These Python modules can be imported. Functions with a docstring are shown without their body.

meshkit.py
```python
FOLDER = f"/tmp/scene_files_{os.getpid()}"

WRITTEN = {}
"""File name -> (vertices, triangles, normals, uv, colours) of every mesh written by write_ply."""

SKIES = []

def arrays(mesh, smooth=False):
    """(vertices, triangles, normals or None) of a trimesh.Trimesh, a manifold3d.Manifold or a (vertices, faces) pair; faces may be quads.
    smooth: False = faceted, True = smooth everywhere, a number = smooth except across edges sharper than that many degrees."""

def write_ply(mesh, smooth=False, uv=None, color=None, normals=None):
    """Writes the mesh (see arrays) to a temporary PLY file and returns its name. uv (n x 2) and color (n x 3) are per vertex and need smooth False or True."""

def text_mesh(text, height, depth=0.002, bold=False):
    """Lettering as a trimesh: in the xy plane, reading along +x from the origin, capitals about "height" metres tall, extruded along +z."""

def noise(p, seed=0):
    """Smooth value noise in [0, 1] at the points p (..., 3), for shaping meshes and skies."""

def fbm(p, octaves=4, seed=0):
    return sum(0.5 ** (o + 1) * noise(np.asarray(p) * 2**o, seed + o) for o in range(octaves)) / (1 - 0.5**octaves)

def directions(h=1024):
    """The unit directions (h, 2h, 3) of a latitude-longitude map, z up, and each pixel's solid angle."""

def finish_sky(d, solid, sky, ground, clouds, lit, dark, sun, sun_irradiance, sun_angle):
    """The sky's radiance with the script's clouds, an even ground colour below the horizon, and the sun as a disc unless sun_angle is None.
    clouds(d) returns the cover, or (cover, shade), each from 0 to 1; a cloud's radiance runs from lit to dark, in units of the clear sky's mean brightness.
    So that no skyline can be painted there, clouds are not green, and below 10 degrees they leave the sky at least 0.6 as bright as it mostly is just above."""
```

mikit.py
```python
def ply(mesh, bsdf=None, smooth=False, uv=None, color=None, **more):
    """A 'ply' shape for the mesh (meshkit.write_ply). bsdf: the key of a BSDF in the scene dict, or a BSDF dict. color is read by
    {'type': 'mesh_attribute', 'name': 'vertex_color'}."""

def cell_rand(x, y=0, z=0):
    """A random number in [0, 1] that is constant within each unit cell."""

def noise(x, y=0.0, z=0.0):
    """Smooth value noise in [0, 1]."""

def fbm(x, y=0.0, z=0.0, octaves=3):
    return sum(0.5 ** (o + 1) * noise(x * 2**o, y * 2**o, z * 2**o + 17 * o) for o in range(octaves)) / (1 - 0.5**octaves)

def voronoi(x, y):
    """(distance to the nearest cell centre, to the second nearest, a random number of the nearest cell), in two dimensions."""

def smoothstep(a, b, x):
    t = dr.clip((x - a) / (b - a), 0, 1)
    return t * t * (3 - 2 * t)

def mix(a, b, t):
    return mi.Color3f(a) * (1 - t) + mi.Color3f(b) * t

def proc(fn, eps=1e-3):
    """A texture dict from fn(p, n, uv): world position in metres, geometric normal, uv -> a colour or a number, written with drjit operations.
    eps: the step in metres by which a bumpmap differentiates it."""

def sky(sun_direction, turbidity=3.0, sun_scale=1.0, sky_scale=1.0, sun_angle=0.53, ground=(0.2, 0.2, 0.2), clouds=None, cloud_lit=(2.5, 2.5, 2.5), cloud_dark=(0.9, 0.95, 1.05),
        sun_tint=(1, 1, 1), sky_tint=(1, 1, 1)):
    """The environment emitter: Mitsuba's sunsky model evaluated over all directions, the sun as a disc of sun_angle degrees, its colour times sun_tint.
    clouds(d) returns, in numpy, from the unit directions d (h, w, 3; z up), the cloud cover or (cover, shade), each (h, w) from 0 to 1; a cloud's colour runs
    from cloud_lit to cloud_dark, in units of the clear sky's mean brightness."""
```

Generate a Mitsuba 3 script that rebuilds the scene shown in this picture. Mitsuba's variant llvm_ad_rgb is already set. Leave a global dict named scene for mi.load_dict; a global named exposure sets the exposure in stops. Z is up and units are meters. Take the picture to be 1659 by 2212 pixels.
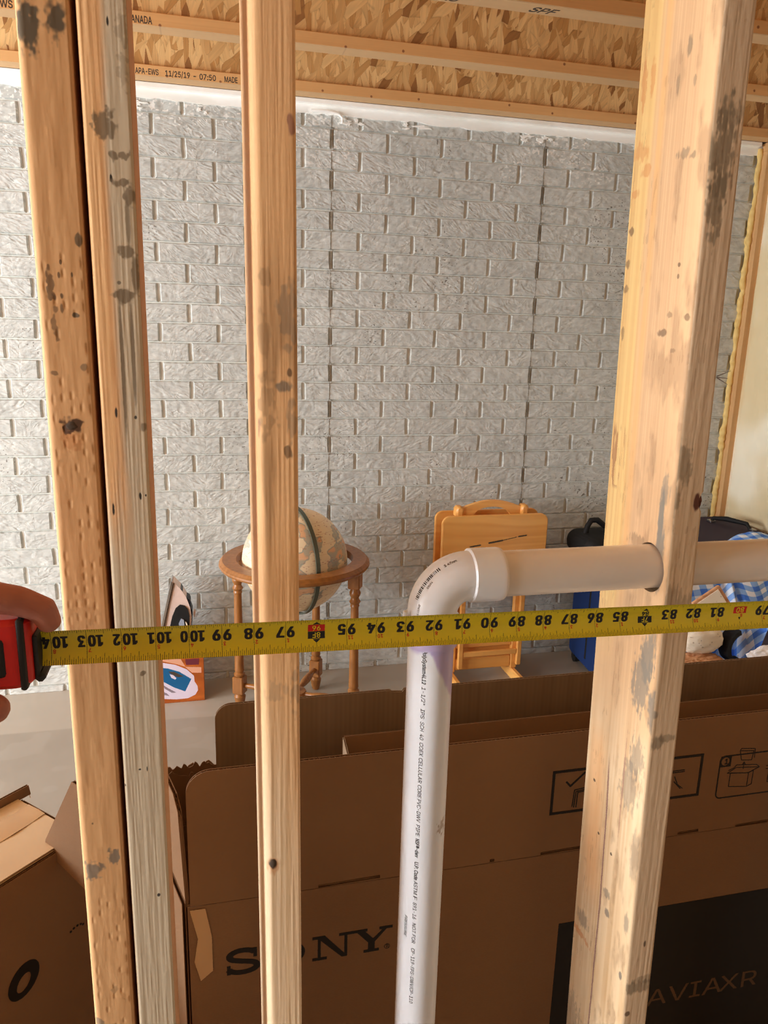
import math, random
import numpy as np, trimesh, manifold3d as m3, drjit as dr, mitsuba as mi, mikit, meshkit
from shapely.geometry import Polygon, LineString, Point, box as sbox
from shapely import union_all, affinity
from mikit import noise, fbm, voronoi, cell_rand, smoothstep, mix

random.seed(7); rng = np.random.default_rng(7)
scene, labels = {}, {}
T = mi.ScalarTransform4f

# ---------------------------------------------------------------- camera, light, exposure
EYE = np.array([0.0, 0.0, 1.532])
YAW, PITCH, ROLL, FPX = 0.239116, -0.23444, 0.025845, 1611.7
_f = np.array([math.sin(YAW) * math.cos(PITCH), math.cos(YAW) * math.cos(PITCH), math.sin(PITCH)])
_r = np.cross(_f, [0, 0, 1]); _r /= np.linalg.norm(_r); _u = np.cross(_r, _f)
RIGHT, UP = math.cos(ROLL) * _r + math.sin(ROLL) * _u, -math.sin(ROLL) * _r + math.cos(ROLL) * _u
scene['camera'] = {'type': 'perspective', 'fov': math.degrees(2 * math.atan(829.5 / FPX)), 'fov_axis': 'x', 'near_clip': 0.02, 'far_clip': 50.0,
                   'to_world': T().look_at(origin=EYE.tolist(), target=(EYE + _f).tolist(), up=UP.tolist())}
exposure = 0.0
DOOR_LIGHT = (22.8, 24.4, 25.6)      # daylight behind the patio door of the far half of the basement
WINDOW_LIGHT = (52.0, 54.0, 55.0)    # daylight behind the window of the near half
BULB_LIGHT = (58.0, 53.0, 45.0)    # bare warm bulbs in ceiling sockets
WALL_Y, RIGHT_X, LEFT_X, FRONT_Y, JOIST_Z = 3.182, 2.52, -3.6, -5.2, 2.41
# large lights: panes with daylight behind them in the left wall (their frames are built with the wall)
def pane(y0, y1, z0, z1):
    return {'type': 'rectangle', 'to_world': T().translate([LEFT_X + 0.03, (y0 + y1) / 2, (z0 + z1) / 2]).rotate([0, 1, 0], 90).scale([(z1 - z0) / 2, (y1 - y0) / 2, 1])}
scene['door_1__pane'] = {**pane(1.32, 2.02, 0.62, 2.08), 'emitter': {'type': 'area', 'radiance': {'type': 'rgb', 'value': DOOR_LIGHT}}}
scene['door_1__pane_001'] = {**pane(2.10, 2.80, 0.62, 2.08), 'emitter': {'type': 'area', 'radiance': {'type': 'rgb', 'value': DOOR_LIGHT}}}
scene['window_1__pane'] = {**pane(-0.40, 0.16, 0.80, 1.95), 'emitter': {'type': 'area', 'radiance': {'type': 'rgb', 'value': WINDOW_LIGHT}}}
scene['window_1__pane_001'] = {**pane(0.22, 0.78, 0.80, 1.95), 'emitter': {'type': 'area', 'radiance': {'type': 'rgb', 'value': WINDOW_LIGHT}}}

# ---------------------------------------------------------------- helpers
def lin(*c):
    c = np.array(c, float) / 255
    return tuple(np.where(c <= 0.04045, c / 12.92, ((c + 0.055) / 1.055) ** 2.4).tolist())
def C3(*c): return mi.Color3f(*lin(*c))
def numbered(k):
    used = lambda q: q in scene or q in labels or any(s.startswith(q + '__') for s in scene)
    if not used(k): return k
    n = 1
    while used(f'{k}_{n:03d}'): n += 1
    return f'{k}_{n:03d}'
def tag(key, label=None, cat=None, group=None, kind=None):
    d = {}
    if label: d['label'] = label
    if cat: d['category'] = cat
    if group: d['group'] = group
    if kind: d['kind'] = kind
    labels[key] = d
    return key
def thing(name, label, cat, group=None):
    return tag(numbered(name), label, cat, group)
def add(name, mesh, mat, parent=None, smooth=False, label=None, kind=None, **kw):
    key = numbered(parent + '__' + name if parent else name)
    scene[key] = mikit.ply(mesh, mat, smooth, **kw)
    if label or kind: tag(key, label, None, None, kind)
    return key
def struct(name, mesh, mat, label=None, smooth=False):
    key = numbered(name); scene[key] = mikit.ply(mesh, mat, smooth)
    labels[key] = {'kind': 'structure', **({'label': label} if label else {})}
    return key
def cat(*ms):
    ms = [m for m in ms if m is not None]
    return trimesh.util.concatenate(ms)
def hull(pts): return trimesh.Trimesh(np.asarray(pts, float)).convex_hull
def box(x0, x1, y0, y1, z0, z1, b=0.0):
    if b <= 0:
        m = trimesh.creation.box((x1 - x0, y1 - y0, z1 - z0)); m.apply_translation([(x0 + x1) / 2, (y0 + y1) / 2, (z0 + z1) / 2]); return m
    b = min(b, 0.45 * min(x1 - x0, y1 - y0, z1 - z0)); P = []
    for sx in (0, 1):
        for sy in (0, 1):
            for sz in (0, 1):
                x, y, z = (x0, x1)[sx], (y0, y1)[sy], (z0, z1)[sz]
                dx, dy, dz = (b, -b)[sx], (b, -b)[sy], (b, -b)[sz]
                P += [(x, y + dy, z + dz), (x + dx, y, z + dz), (x + dx, y + dy, z)]
    return hull(P)
def rounded(x0, x1, y0, y1, z0, z1, r, n=12):
    s = [m3.Manifold.sphere(r, n).translate((x, y, z)) for x in (x0 + r, x1 - r) for y in (y0 + r, y1 - r) for z in (z0 + r, z1 - r)]
    return to_tm(m3.Manifold.batch_hull(s))
def to_tm(man):
    m = man.to_mesh(); return trimesh.Trimesh(np.asarray(m.vert_properties[:, :3], float), np.asarray(m.tri_verts), process=False)
def to_man(tm):
    tm = trimesh.Trimesh(tm.vertices, tm.faces, process=True)
    return m3.Manifold(m3.Mesh(np.asarray(tm.vertices, np.float32), np.asarray(tm.faces, np.uint32)))
def frame_mesh(m, o, ex, ey, ez):
    """mesh given in local axes (x, y, z) placed at o with the axes ex, ey, ez."""
    m = m.copy(); R = np.stack([ex, ey, ez], 1); m.vertices = m.vertices @ R.T + np.asarray(o)
    if np.linalg.det(R) < 0: m.invert()
    return m
def extrude(poly, d):
    if poly.is_empty: return None
    gs = getattr(poly, 'geoms', [poly])
    return trimesh.util.concatenate([trimesh.creation.extrude_polygon(g, d, engine='earcut') for g in gs if g.area > 1e-10])
def lathe(prof, n=32):
    """prof: (r, z) from bottom to top; closed solid of revolution about z."""
    p = np.array(prof, float)
    if p[0, 0] > 1e-6: p = np.vstack([[0, p[0, 1]], p])
    if p[-1, 0] > 1e-6: p = np.vstack([p, [0, p[-1, 1]]])
    return trimesh.creation.revolve(p, sections=n)
def tube(path, r, n=12, caps=True, closed=False):
    p = np.asarray(path, float); k = len(p); r = np.broadcast_to(np.asarray(r, float), (k,))
    t = np.gradient(p, axis=0)
    if closed: t = np.roll(p, -1, 0) - np.roll(p, 1, 0)
    t /= np.linalg.norm(t, axis=1, keepdims=True)
    a = np.cross(t[0], [0, 0, 1.0] if abs(t[0, 2]) < 0.9 else [1.0, 0, 0]); a /= np.linalg.norm(a)
    V = []; ang = np.arange(n) * 2 * np.pi / n
    for i in range(k):
        a = a - t[i] * (a @ t[i]); a /= np.linalg.norm(a); b = np.cross(t[i], a)
        V.append(p[i] + r[i] * (np.cos(ang)[:, None] * a + np.sin(ang)[:, None] * b))
    V = np.concatenate(V); F = []
    for i in range(k if closed else k - 1):
        for j in range(n):
            q = [i * n + j, i * n + (j + 1) % n, ((i + 1) % k) * n + (j + 1) % n, ((i + 1) % k) * n + j]
            F += [[q[0], q[1], q[2]], [q[0], q[2], q[3]]]
    if caps and not closed:
        c0, c1 = len(V), len(V) + 1; V = np.vstack([V, p[0], p[-1]])
        for j in range(n): F += [[c0, (j + 1) % n, j], [c1, (k - 1) * n + j, (k - 1) * n + (j + 1) % n]]
    return trimesh.Trimesh(V, F, process=False)
def cyl(p0, p1, r, n=24): return tube([p0, p1], r, n)
def grid_mesh(P):
    """quads over an array (a, b, 3)."""
    a, b = P.shape[:2]; i, j = np.meshgrid(np.arange(a - 1), np.arange(b - 1), indexing='ij')
    q = np.stack([i * b + j, i * b + j + 1, (i + 1) * b + j + 1, (i + 1) * b + j], -1).reshape(-1, 4)
    return trimesh.Trimesh(P.reshape(-1, 3), np.vstack([q[:, [0, 1, 2]], q[:, [0, 2, 3]]]), process=False)
def subdiv(m, L):
    v, f = trimesh.remesh.subdivide_to_size(m.vertices, m.faces, L); return trimesh.Trimesh(v, f, process=False)
def text(s, h, d=0.0002, bold=False, shear=0.0, stretch=1.0):
    m = meshkit.text_mesh(s, h, d, bold); v = m.vertices.copy(); v[:, 0] = v[:, 0] * stretch + shear * v[:, 1]; m.vertices = v; return m
def stroke(pts, w, d=0.0003, closed=False):
    pts = list(pts) + ([pts[0]] if closed else [])
    return extrude(LineString(pts).buffer(w / 2, cap_style=2, join_style=2), d)
def dirgrain(p, n):
    """the two coordinates across a face of an upright or level board: (along its width, along its length)"""
    return dr.select(dr.abs(n.x) > 0.6, p.y, p.x)

# ---------------------------------------------------------------- materials
def bsdf(key, color, rough=0.7, bump=None, scale=0.001, eps=0.0006, spec=0.4, two=True, **kw):
    d = {'type': 'principled', 'base_color': color if isinstance(color, dict) else {'type': 'rgb', 'value': list(color)}, 'roughness': rough, 'specular': spec, **kw}
    if bump is not None: d = {'type': 'bumpmap', 'arbitrary': mikit.proc(bump, eps), 'scale': scale, 'bsdf': d}
    scene[key] = {'type': 'twosided', 'bsdf': d} if two else d
    return key
PAL = [(84, 76, 62), (104, 80, 56), (72, 46, 30), (186, 118, 62), (118, 109, 97), (114, 99, 78), (22, 20, 20), (150, 104, 88), (80, 38, 22)]
def put_stains(col, u, z, L, nz, gate=None):
    for (u0, z0, ru, rz, ci, al, k) in L:
        d = dr.sqrt(dr.square((u - u0) / ru) + dr.square((z - z0) / rz)) + (nz - 0.5) * (2.0 * k)
        m = (1 - smoothstep(0.62, 1.12, d)) * al
        if gate is not None: m = m * gate
        col = mix(col, C3(*PAL[ci]), m)
    return col
def wood_base(p, n, seed, light, dark, fine=0.35, ring=260.0, along='z'):
    u = dirgrain(p, n) if along == 'z' else dr.select(dr.abs(n.z) > 0.6, p.y, p.z)
    l = p.z if along == 'z' else p.x
    w = noise(u * 14 + seed, l * 1.3, seed * 2.3) * 0.05
    g = noise((u + w * 0.25) * ring + seed * 7, l * 2.2, seed)
    h = noise(u * 900 + seed, l * 14, 3.0 + seed)
    b = fbm(u * 26 + seed * 3, l * 2.4, seed, octaves=2)
    t = dr.clip(0.22 * g + fine * h * 0.45 + 0.75 * b - 0.15, 0, 1)
    return mix(light, dark, t), g, h, b
S1 = [(-0.1245,1.7582,0.0094,0.02,0,0.95,0.5),(-0.1036,1.7646,0.0082,0.0136,0,0.95,0.5),(-0.1227,1.5631,0.0029,0.0142,1,0.8,0.9),(-0.1214,1.5368,0.0033,0.0171,1,0.65,0.9),(-0.113,1.5831,0.0011,0.0022,1,0.9,0.4),(-0.1151,1.573,0.0011,0.0026,1,0.9,0.4),(-0.1142,1.5559,0.0015,0.0026,1,0.9,0.4),(-0.1145,1.5453,0.0015,0.0046,1,0.8,0.4),(-0.1042,1.5407,0.003,0.0023,0,0.9,0.4),(-0.1049,1.5735,0.0011,0.0026,1,0.9,0.4),(-0.0976,1.6018,0.0029,0.0062,0,0.8,0.5),(-0.1246,1.4923,0.0033,0.0024,1,0.7,0.6),(-0.1003,1.497,0.003,0.0028,0,0.6,0.6),(-0.1155,1.4342,0.0084,0.009,3,0.5,0.7),(-0.1135,1.4464,0.0084,0.0069,2,0.95,0.7),(-0.1229,0.9946,0.0092,0.0135,4,0.85,0.7),(-0.1029,1.0088,0.0057,0.0086,4,0.85,0.7),(-0.1209,1.0485,0.0013,0.0016,1,0.8,0.3),(-0.1107,0.8446,0.0037,0.0047,1,0.4,0.6),(-0.1288,0.8063,0.0055,0.0048,4,0.7,0.6)]
S2 = [(-0.0727,1.6912,0.01,0.0132,5,0.85,0.6),(-0.0668,1.669,0.0036,0.0039,5,0.8,0.6),(-0.058,1.67,0.0047,0.0035,5,0.8,0.7),(-0.0654,1.7678,0.001,0.0043,6,0.95,0.3),(-0.0692,1.6515,0.0011,0.0032,6,0.95,0.3),(-0.0614,1.6485,0.0081,0.0036,5,0.8,0.7),(-0.056,1.6398,0.0052,0.0091,5,0.8,0.6),(-0.0578,1.6179,0.0022,0.0221,5,0.75,0.15),(-0.0587,1.5945,0.0075,0.006,5,0.8,0.6),(-0.054,1.5752,0.0038,0.019,5,0.8,0.3),(-0.0625,1.5577,0.0098,0.0069,5,0.85,0.6),(-0.0681,1.495,0.0017,0.066,5,0.9,0.10),(-0.059,1.5071,0.0019,0.0537,5,0.9,0.10),(-0.0675,1.5686,0.0019,0.0019,6,0.6,0.3),(-0.0759,1.4586,0.0012,0.0053,6,0.95,0.2),(-0.0597,1.4537,0.0012,0.0016,6,0.9,0.2),(-0.0534,1.4454,0.0028,0.0046,5,0.7,0.4),(-0.0831,1.3703,0.0012,0.0056,6,0.95,0.2),(-0.0592,1.3818,0.0012,0.0039,6,0.95,0.2),(-0.0543,1.3825,0.0008,0.0013,6,0.9,0.2),(-0.0652,1.2064,0.0026,0.0029,5,0.9,0.5),(-0.0731,1.1034,0.0015,0.0013,6,0.95,0.2),(-0.0661,1.103,0.0007,0.0031,6,0.9,0.2),(-0.088,1.0871,0.0011,0.0013,6,0.8,0.2),(-0.0614,0.9547,0.0016,0.0023,6,0.95,0.2),(-0.0552,1.7639,0.0049,0.0149,5,0.35,0.9),(-0.0553,1.734,0.0043,0.0135,5,0.3,0.9)]
S3 = [(0.0776,1.5465,0.0092,0.0284,4,0.45,0.9),(0.0722,1.4822,0.0102,0.0055,4,0.8,0.5),(0.056,1.4715,0.0102,0.0297,1,0.35,0.9),(0.0774,1.4945,0.0026,0.0042,1,0.85,0.5),(0.0472,1.4437,0.0038,0.0103,7,0.6,0.4),(0.0799,1.7034,0.0036,0.0116,7,0.8,0.6),(0.0758,1.4217,0.0035,0.0062,1,0.75,0.7),(0.056,1.5778,0.0065,0.0087,1,0.35,0.8),(0.0794,1.4458,0.0052,0.0217,4,0.45,0.8),(0.0572,0.971,0.0069,0.011,3,0.5,0.5),(0.0572,0.9733,0.0049,0.0069,2,0.95,0.4),(0.0822,1.1756,0.0066,0.0207,4,0.4,0.9),(0.0545,1.5256,0.0058,0.0245,1,0.25,0.9),(0.0643,1.1773,0.014,0.0103,4,0.25,0.9),(0.0897,0.9031,0.0021,0.0085,4,0.7,0.4)]
S4F = [(0.5068,1.714,0.0146,0.0458,5,0.75,0.9),(0.5042,1.6712,0.0095,0.0428,5,0.7,0.9),(0.5095,1.7476,0.0129,0.0163,5,0.4,0.9),(0.4995,1.3993,0.0148,0.0255,5,0.6,0.9),(0.4923,1.3584,0.0126,0.0313,5,0.5,0.9),(0.5089,1.2393,0.024,0.0253,5,0.4,0.9),(0.5126,1.0668,0.0101,0.0099,5,0.7,0.6),(0.5244,1.0716,0.0114,0.005,5,0.55,0.6),(0.5043,1.104,0.0056,0.0055,4,0.7,0.5),(0.5261,0.7111,0.0263,0.0105,5,0.7,0.7),(0.5349,0.7224,0.0208,0.006,5,0.5,0.8),(0.5303,0.778,0.002,0.0058,2,0.8,0.3),(0.5172,0.6709,0.0042,0.0046,2,0.8,0.3),(0.525,1.36,0.0047,0.0116,8,0.98,0.3)]
S4L = [(0.8263,1.8097,0.0057,0.0267,3,0.55,0.9),(0.8105,1.812,0.0046,0.019,3,0.5,0.9),(0.8225,1.7379,0.0136,0.0109,3,0.45,0.9),(0.8089,1.716,0.0114,0.0069,3,0.5,0.7),(0.8282,1.6949,0.0099,0.0051,3,0.5,0.7),(0.8289,1.6549,0.007,0.0047,2,0.65,0.6),(0.8324,1.6193,0.0061,0.0053,2,0.6,0.6),(0.8321,1.5905,0.0062,0.0053,2,0.55,0.6),(0.8316,1.5397,0.0042,0.0076,2,0.5,0.6),(0.7476,1.8212,0.0048,0.0114,5,0.65,0.5),(0.7337,1.787,0.0031,0.0061,5,0.5,0.5),(0.7619,1.7907,0.0033,0.01,5,0.5,0.5),(0.7402,1.7209,0.0113,0.0064,5,0.55,0.8),(0.7248,1.7156,0.007,0.0045,5,0.6,0.6),(0.7506,1.5411,0.0105,0.0045,1,0.75,0.7),(0.7308,1.6104,0.0033,0.0028,1,0.85,0.5),(0.7305,1.5987,0.0025,0.0024,1,0.7,0.5),(0.7085,1.5568,0.0063,0.0037,1,0.7,0.6),(0.7382,1.5596,0.0059,0.0034,1,0.5,0.7),(0.7279,1.5223,0.0058,0.0029,1,0.45,0.7),(0.7198,1.3377,0.0058,0.0362,4,0.95,0.35),(0.717,1.3702,0.0085,0.0204,4,0.6,0.8),(0.7171,1.2941,0.0092,0.0473,4,0.9,0.4),(0.7609,1.2991,0.021,0.0088,1,0.45,0.9),(0.719,1.1692,0.0144,0.0385,4,0.85,0.7),(0.7275,1.1293,0.0204,0.0394,4,0.75,0.9),(0.7,1.1084,0.0087,0.033,4,0.8,0.6),(0.7335,0.987,0.0195,0.0358,4,0.5,1.0),(0.7226,1.0326,0.0151,0.029,4,0.55,1.0),(0.8158,0.7176,0.016,0.0155,4,0.6,0.7),(0.8232,0.6909,0.0378,0.0057,3,0.6,0.8),(0.7611,0.8068,0.0097,0.0065,4,0.6,0.7),(0.756,0.7803,0.0075,0.0059,4,0.8,0.5),(0.7108,0.8036,0.0068,0.0155,4,0.6,0.5),(0.7082,0.9056,0.0085,0.0359,4,0.4,0.6),(0.7128,0.7202,0.004,0.0064,4,0.9,0.3),(0.8138,0.9451,0.0029,0.0023,6,0.8,0.3),(0.7925,0.8769,0.0023,0.002,6,0.8,0.3),(0.7586,0.8701,0.0026,0.0025,6,0.8,0.3),(0.8316,0.5407,0.029,0.0453,4,0.4,1.0),(0.7463,0.9786,0.002,0.0849,7,0.5,0.3)]

def dashes(u, z, seed):                       # rows of short incisions pressed into the treated stud
    r = u * 130 + seed; row = dr.floor(r); f = r - row
    s = z * (55 + 25 * cell_rand(row, 5)) + cell_rand(row, 9) * 50; q = dr.floor(s); g = s - q
    on = dr.select(cell_rand(row, q, 4) > 0.45, 1.0, 0.0)
    return on * smoothstep(0.2, 0.5, f) * smoothstep(0.8, 0.5, f) * (smoothstep(0.98, 0.94, z) + smoothstep(1.24, 1.28, z) * smoothstep(1.62, 1.58, z)) * smoothstep(0.0, 0.4, g) * smoothstep(0.85, 0.45, g)
def stud1_color(p, n, uv):
    col, g, h, b = wood_base(p, n, 3.1, C3(222, 178, 128), C3(190, 142, 94))
    front = dr.select(n.y < -0.5, 1.0, 0.0)
    nz = fbm(p.x * 260, p.z * 200, p.y * 200, octaves=2)
    col = col * (1 - 0.08 * dashes(p.x, p.z, 3.0) * front)
    return put_stains(col, p.x, p.z, S1, nz, front)
def stud1_bump(p, n, uv):
    u = dirgrain(p, n)
    return fbm(u * 160, p.z * 30, 4.0, octaves=3) * 0.7 - dashes(u, p.z, 3.0) * 0.7 + noise(u * 60, p.z * 9) * 0.6
bsdf('mat_stud_incised', mikit.proc(stud1_color), 0.75, stud1_bump, 0.0007)
def stud2_color(p, n, uv):
    col, g, h, b = wood_base(p, n, 9.7, C3(202, 189, 164), C3(186, 171, 146), 0.5, 420)
    heart = smoothstep(-0.066, -0.074, p.x + (noise(p.z * 9, 2.0) - 0.5) * 0.006) * smoothstep(1.36, 1.5, p.z + noise(p.x * 300, p.z * 8) * 0.1)
    warm = mix(C3(234, 190, 138), C3(202, 150, 100), dr.clip(noise(p.x * 420, p.z * 2.5, 8.0) * 1.4 - 0.3, 0, 1))
    col = mix(col, warm, heart)
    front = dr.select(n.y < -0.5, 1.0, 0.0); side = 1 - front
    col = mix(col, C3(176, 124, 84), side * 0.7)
    nz = fbm(p.x * 300, p.z * 240, p.y * 100, octaves=2)
    return put_stains(col, p.x, p.z, S2, nz, front)
def stud2_bump(p, n, uv):
    u = dirgrain(p, n)
    return noise(u * 700, p.z * 26, 1.0) * 0.8 + noise(u * 300, p.z * 14, 5.0) * 0.8
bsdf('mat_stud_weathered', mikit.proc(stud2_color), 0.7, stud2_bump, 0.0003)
def stud3_color(p, n, uv):
    col, g, h, b = wood_base(p, n, 5.3, C3(230, 188, 138), C3(210, 164, 116), 0.25, 160)
    low = smoothstep(1.3, 0.95, p.z + noise(p.x * 60, p.z * 3) * 0.25)
    pale = mix(C3(232, 208, 174), C3(204, 174, 134), dr.clip(noise((p.x + noise(p.z * 5, 1.0) * 0.006) * 330, p.z * 2.0, 2.0) * 1.5 - 0.5, 0, 1))
    col = mix(col, pale, low)
    col = mix(col, C3(150, 116, 80), smoothstep(0.5, 0.75, fbm(p.x * 70, p.z * 11, 6.0)) * smoothstep(1.28, 1.38, p.z) * smoothstep(1.66, 1.5, p.z) * 0.6)
    front = dr.select(n.y < -0.5, 1.0, 0.0)
    nz = fbm(p.x * 220, p.z * 120, p.y * 100, octaves=2)
    return put_stains(col, p.x, p.z, S3, nz, front)
def stud3_bump(p, n, uv):
    u = dirgrain(p, n); rough = smoothstep(0.066, 0.078, u)
    return noise(u * 420, p.z * 12, 3.0) * (0.5 + 1.4 * rough * noise(u * 80, p.z * 10)) + noise(u * 900, p.z * 40) * 0.3
bsdf('mat_stud_middle', mikit.proc(stud3_color), 0.7, stud3_bump, 0.00035)
CRACK_Z, CRACK_Y = np.array([0.5, 0.5721, 0.6316, 0.6949, 0.7805, 0.8527, 0.9164, 0.9832, 1.04]), [0.777, 0.7772, 0.7763, 0.7762, 0.7746, 0.7765, 0.7774, 0.7813, 0.784]
def stud4_color(p, n, uv):
    left = smoothstep(-0.55, -0.75, n.x); front = 1 - left
    u = dr.select(n.x < -0.6, p.y, p.x)
    w = noise(u * 18, p.z * 1.1, 4.0) * 0.012
    rings = noise((u + w) * 560, p.z * 1.2, 2.0) * (0.5 + 0.9 * smoothstep(0.795, 0.785, p.y) * smoothstep(0.72, 0.735, p.y))
    broad = fbm(u * 34, p.z * 1.6, 7.0, octaves=2)
    col = mix(C3(200, 163, 122), C3(176, 137, 99), dr.clip(0.45 * rings + 0.7 * broad - 0.28, 0, 1))
    sap = smoothstep(0.795, 0.81, p.y + w * 0.6 + (noise(p.z * 3, 8.0) - 0.5) * 0.012) * left * smoothstep(1.1, 1.25, p.z)
    col = mix(col, mix(C3(216, 184, 122), C3(198, 156, 96), dr.clip(noise(u * 330, p.z * 3, 5.0), 0, 1)), sap)
    col = mix(col, C3(206, 158, 100), smoothstep(0.796, 0.79, p.y) * smoothstep(0.777, 0.787, p.y) * left * smoothstep(1.15, 1.3, p.z) * 0.75)
    low = smoothstep(1.16, 0.95, p.z) * left
    col = mix(col, mix(C3(222, 200, 166), C3(190, 156, 112), dr.clip(noise(u * 260, p.z * 4, 9.0) * 0.6 + fbm(u * 60, p.z * 9, 3.0) - 0.4, 0, 1)), low * 0.7)
    col = mix(col, C3(222, 168, 112), smoothstep(0.030, 0.006, dr.abs(p.y - 0.805 - (p.z - 0.85) * 0.04)) * smoothstep(1.05, 0.98, p.z) * smoothstep(0.74, 0.82, p.z) * left * 0.6)
    col = mix(col, mix(C3(204, 180, 150), C3(170, 144, 114), dr.clip(noise(u * 520, p.z * 5, 2.0) * 0.8 + broad * 0.4 - 0.2, 0, 1)), front * 0.85)
    dirt = fbm(u * 55, p.z * 20, 12.0, octaves=4); scuff = noise(u * 500, p.z * 70, 15.0)
    col = mix(col, C3(140, 108, 78), smoothstep(0.46, 0.66, dirt) * 0.42 * left * smoothstep(0.81, 0.74, p.y))
    col = mix(col, C3(128, 92, 62), smoothstep(0.74, 0.8, scuff) * smoothstep(0.5, 0.65, dirt) * 0.25)
    dash = smoothstep(0.62, 0.7, noise(u * 330, p.z * 46, 21.0)) * smoothstep(0.6, 0.72, noise(p.z * 13, 3.0, 2.0)) * smoothstep(0.80, 0.815, p.y) * smoothstep(1.3, 1.36, p.z) * left
    col = mix(col, C3(150, 100, 62), dash * 0.75)
    nz = fbm(u * 260, p.z * 160, 3.0, octaves=2); nl = fbm(u * 420, p.z * 50, 6.0, octaves=2)
    col = put_stains(col, p.y, p.z, S4L, 0.5 * nz + 0.5 * nl, left)
    col = put_stains(col, p.x, p.z, S4F, 0.5 * nz + 0.5 * nl, front)
    cy = mi.Float(float(CRACK_Y[0]))
    for k in range(len(CRACK_Z) - 1):
        t = dr.clip((p.z - float(CRACK_Z[k])) / float(CRACK_Z[k + 1] - CRACK_Z[k]), 0, 1)
        cy = dr.select(p.z > float(CRACK_Z[k]), float(CRACK_Y[k]) * (1 - t) + float(CRACK_Y[k + 1]) * t, cy)
    cr = smoothstep(0.0022, 0.0012, dr.abs(p.y - cy + (nz - 0.5) * 0.001)) * smoothstep(1.01, 0.97, p.z) * left
    return mix(col, C3(128, 92, 84), cr * 0.85)
def stud4_bump(p, n, uv):
    u = dr.select(n.x < -0.6, p.y, p.x); w = noise(u * 18, p.z * 1.1, 4.0) * 0.012
    return noise((u + w) * 430, p.z * 1.2, 2.0) * 0.5 + fbm(u * 300, p.z * 60, 2.0, octaves=2) * 0.7
bsdf('mat_stud_right', mikit.proc(stud4_color), 0.65, stud4_bump, 0.0004)
def plain_color(p, n, uv):
    col, g, h, b = wood_base(p, n, 2.2, C3(214, 172, 120), C3(178, 132, 84)); return col
bsdf('mat_stud_plain', mikit.proc(plain_color), 0.7)
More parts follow.
